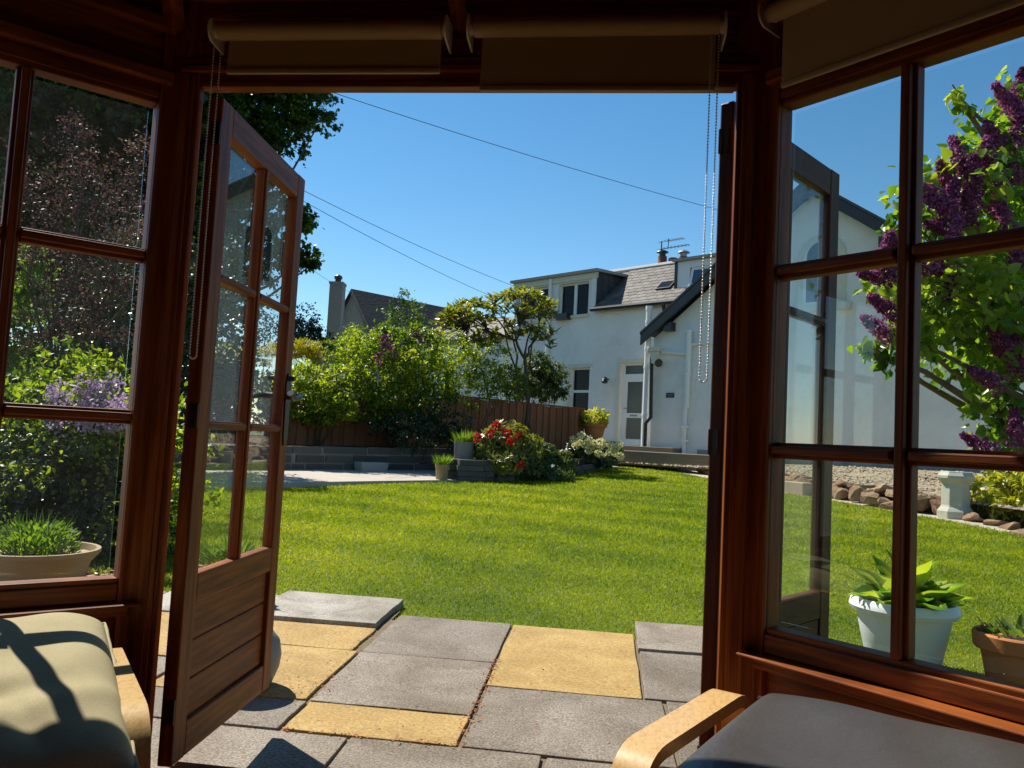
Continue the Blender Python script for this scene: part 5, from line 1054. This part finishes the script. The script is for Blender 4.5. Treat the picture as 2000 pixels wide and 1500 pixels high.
t = shrub('yellow_shrub', 'bright yellow variegated shrub behind the edging rocks at the right', 'shrub', [bl(1965, 950, 10.3, (.30, .3, .22), 620), bl(1925, 965, 10.2, (.2, .2, .18), 300), bl(2010, 960, 10.4, .3, 400), bl(1985, 985, 10.0, (.25, .2, .14), 260), bl(1940, 985, 10.0, (.14, .14, .12), 130)], .11, 'l_yellow', shape='long', wr=.34, droop=.5)
c = G(1905, 1018); t = thing('grass_tuft', 'dark spiky grass tuft between chimney pot and rocks', 'plant', c); grow(t, c, .10, 120, 'l_grey', .22, .05, .9, 1.0, 'blade', 'blades', .3)
# left foreground: little plants between pots are covered above

# ================================================================== CHAIRS AND CUSHION
def arc_path(a, bnd, c, n=12):
    """straight a->bnd, then a rounded turn and down to c"""
    a, bnd, c = (np.asarray(x, float) for x in (a, bnd, c)); pts = [a+(bnd-a)*t for t in np.linspace(0, .62, 4)]
    p0 = a+(bnd-a)*.62; p2 = bnd+(c-bnd)*.45
    for t in np.linspace(0, 1, n)[1:]: pts.append((1-t)**2*p0+2*t*(1-t)*bnd+t*t*p2)
    pts.append(c); return pts
def chair(name, label, near, far, across, wid, zt, drop_out, cushion_mat=None):
    near, far, ac = (np.asarray(x, float) for x in (near, far, across)); ln = unit(far-near); t = thing(name, label, 'armchair', (*((near+far)/2+ac*wid/2)[:2], FLOOR), 'bentwood armchairs in the summerhouse')
    for k in (0, 1):
        o_ = ac*(wid+.06)*k; n_, f_ = near+o_, far+o_
        b = MB(); p = arc_path((n_+f_)/2, n_-ln*.05, V(n_[0]-ln[0]*.02, n_[1]-ln[1]*.02, FLOOR)); q = arc_path((n_+f_)/2, f_+ln*.05, V(f_[0]+ln[0]*.02, f_[1]+ln[1]*.02, FLOOR))
        b.band(p[::-1]+q[1:], ac, .060, .023); obj('arm_frame', b, 'birch', t, auto=35)
    for f in (.15, .85):
        q = near+(far-near)*f-V(0, 0, .12); b = MB(); b.band([q+ac*.0, q+ac*(wid+.06)], ln, .05, .022); obj('cross_rail', b, 'birch', t, bevel=.004)
    return t
def quilt(name, o, e1, e2, nrm, T, mat, parent=None, n=26, puff=.5, sag=0.0, ears=0.0, wrinkle=0.0, **kw):
    """soft pad: closed surface over the rectangle o + u e1 + v e2"""
    o, e1, e2, nrm = (np.asarray(x, float) for x in (o, e1, e2, nrm)); vs = []; fs = []; ph = rng.random(12)*6.28
    for side in (1, -1):
        for i in range(n+1):
            for j in range(n+1):
                u, v = i/n, j/n; a, c = 2*u-1, 2*v-1
                prof = max(0., (1-abs(a)**5)*(1-abs(c)**5))**puff
                pin = 1-ears*((1-a*a)*abs(c)**3+(1-c*c)*abs(a)**3)*.0
                uu = u+ears*(1-abs(c)**2)*(-a)*abs(a)**2*.5; vv = v+ears*(1-abs(a)**2)*(-c)*abs(c)**2*.5
                wr = wrinkle*(math.sin(9*u+3*v+ph[0])*math.sin(5*v-4*u+ph[1])+.6*math.sin(17*u*v+8*v+ph[2]))*prof
                if wrinkle > .003: wr -= .016*prof*math.exp(-((v-.30+.25*(u-.4))/.045)**2)*math.exp(-((u-.55)/.28)**2)+.010*prof*math.exp(-((u-.30-.5*(v-.1))/.04)**2)*math.exp(-((v-.16)/.12)**2)-.008*prof*math.exp(-((v-.20+.3*(u-.3))/.05)**2)
                vs.append(o+e1*uu+e2*vv+nrm*(side*T/2*prof+wr+sag*(math.sin(math.pi*u)*math.sin(math.pi*v))))
    m_ = (n+1)*(n+1); w = n+1
    for i in range(n):
        for j in range(n):
            p = i*w+j; fs.append((p, p+w, p+w+1, p+1)); q = m_+p; fs.append((q, q+1, q+w+1, q+w))
    rim = [i*w for i in range(n)]+[n*w+j for j in range(n)]+[i*w+n for i in range(n, 0, -1)]+[j for j in range(n, 0, -1)]
    for a_, b_ in zip(rim, rim[1:]+rim[:1]): fs.append((b_, a_, m_+a_, m_+b_))
    mb = MB(); mb.v = [tuple(p) for p in vs]; mb.f = fs; return obj(name, mb, mat, parent, smooth=True, subsurf=1, **kw)
# right chair with dark leather seat
nR, fR = V(.418, 1.275, -.478), V(.645, 1.690, -.478); lnR = unit(fR-nR); acR = V(lnR[1], -lnR[0], 0)
t = chair('armchair', 'pale bentwood armchair with dark leather seat below the right window', nR+lnR*.045, fR, acR, .50, -.478, .1)
e0 = V(.672, 1.575, -.445); sd_ = quilt('seat_cushion', e0-lnR*.85+V(0, 0, -.045)+acR*.012, acR*.52, lnR*.85+V(0, 0, .045), V(0, 0, 1), .085, 'leather', t, puff=.28, sag=-.022, wrinkle=.0022, n=40)
b = MB(); pp = [e0-lnR*.85*q+V(0, 0, -.035*q-.004)+acR*(.012+.004*math.sin(q*9)) for q in np.linspace(0, 1, 14)]; b.tube(pp, .004, 6); b.tube([e0+acR*.52*q+V(0, 0, -.004) for q in np.linspace(0, 1, 10)], .004, 6); obj('piping', b, 'leather', sd_)
# left chair with olive cushion
nL, fL = V(-.365, 1.255, -.478), V(-.635, 1.600, -.478); lnL = unit(fL-nL); acL = V(-lnL[1], lnL[0], 0); acL = acL if acL[0] < 0 else -acL
t = chair('armchair', 'pale bentwood armchair holding the olive cushion below the left window', nL, fL+lnL*.02, acL, .50, -.478, .1)
quilt('seat_cushion', nL+acL*.04+V(0, 0, -.07), acL*.5, lnL*.5, V(0, 0, 1), .07, 'leather', t, puff=.33)
N_ = atz(266, 1492, -.515); F_ = atz(205, 1225, -.445); e2 = F_-N_; e1 = unit(V(-.74, -.67, .0))*.46
nn = unit(np.cross(e2, e1)); nn = nn if nn[2] > 0 else -nn
cu = quilt('cushion', N_-e2*.03, e1, e2*1.06, nn, .135, 'suede', None, n=48, puff=.5, ears=.0, wrinkle=.0045, label='olive suede cushion crossed by window bar shadows on the left chair', cat='cushion')
b = MB(); oo, q2 = N_-e2*.03, e2*1.06
rim = [oo+e1*(1-t)+q2*.0 for t in np.linspace(0, 1, 16)]+[oo+q2*t for t in np.linspace(0, 1, 16)[1:]]+[oo+q2+e1*t for t in np.linspace(0, 1, 16)[1:]]
b.tube([p+nn*.001+rng.normal(size=3)*.0008 for p in rim], .0042, 7); obj('piping', b, 'suede', cu, smooth=True)
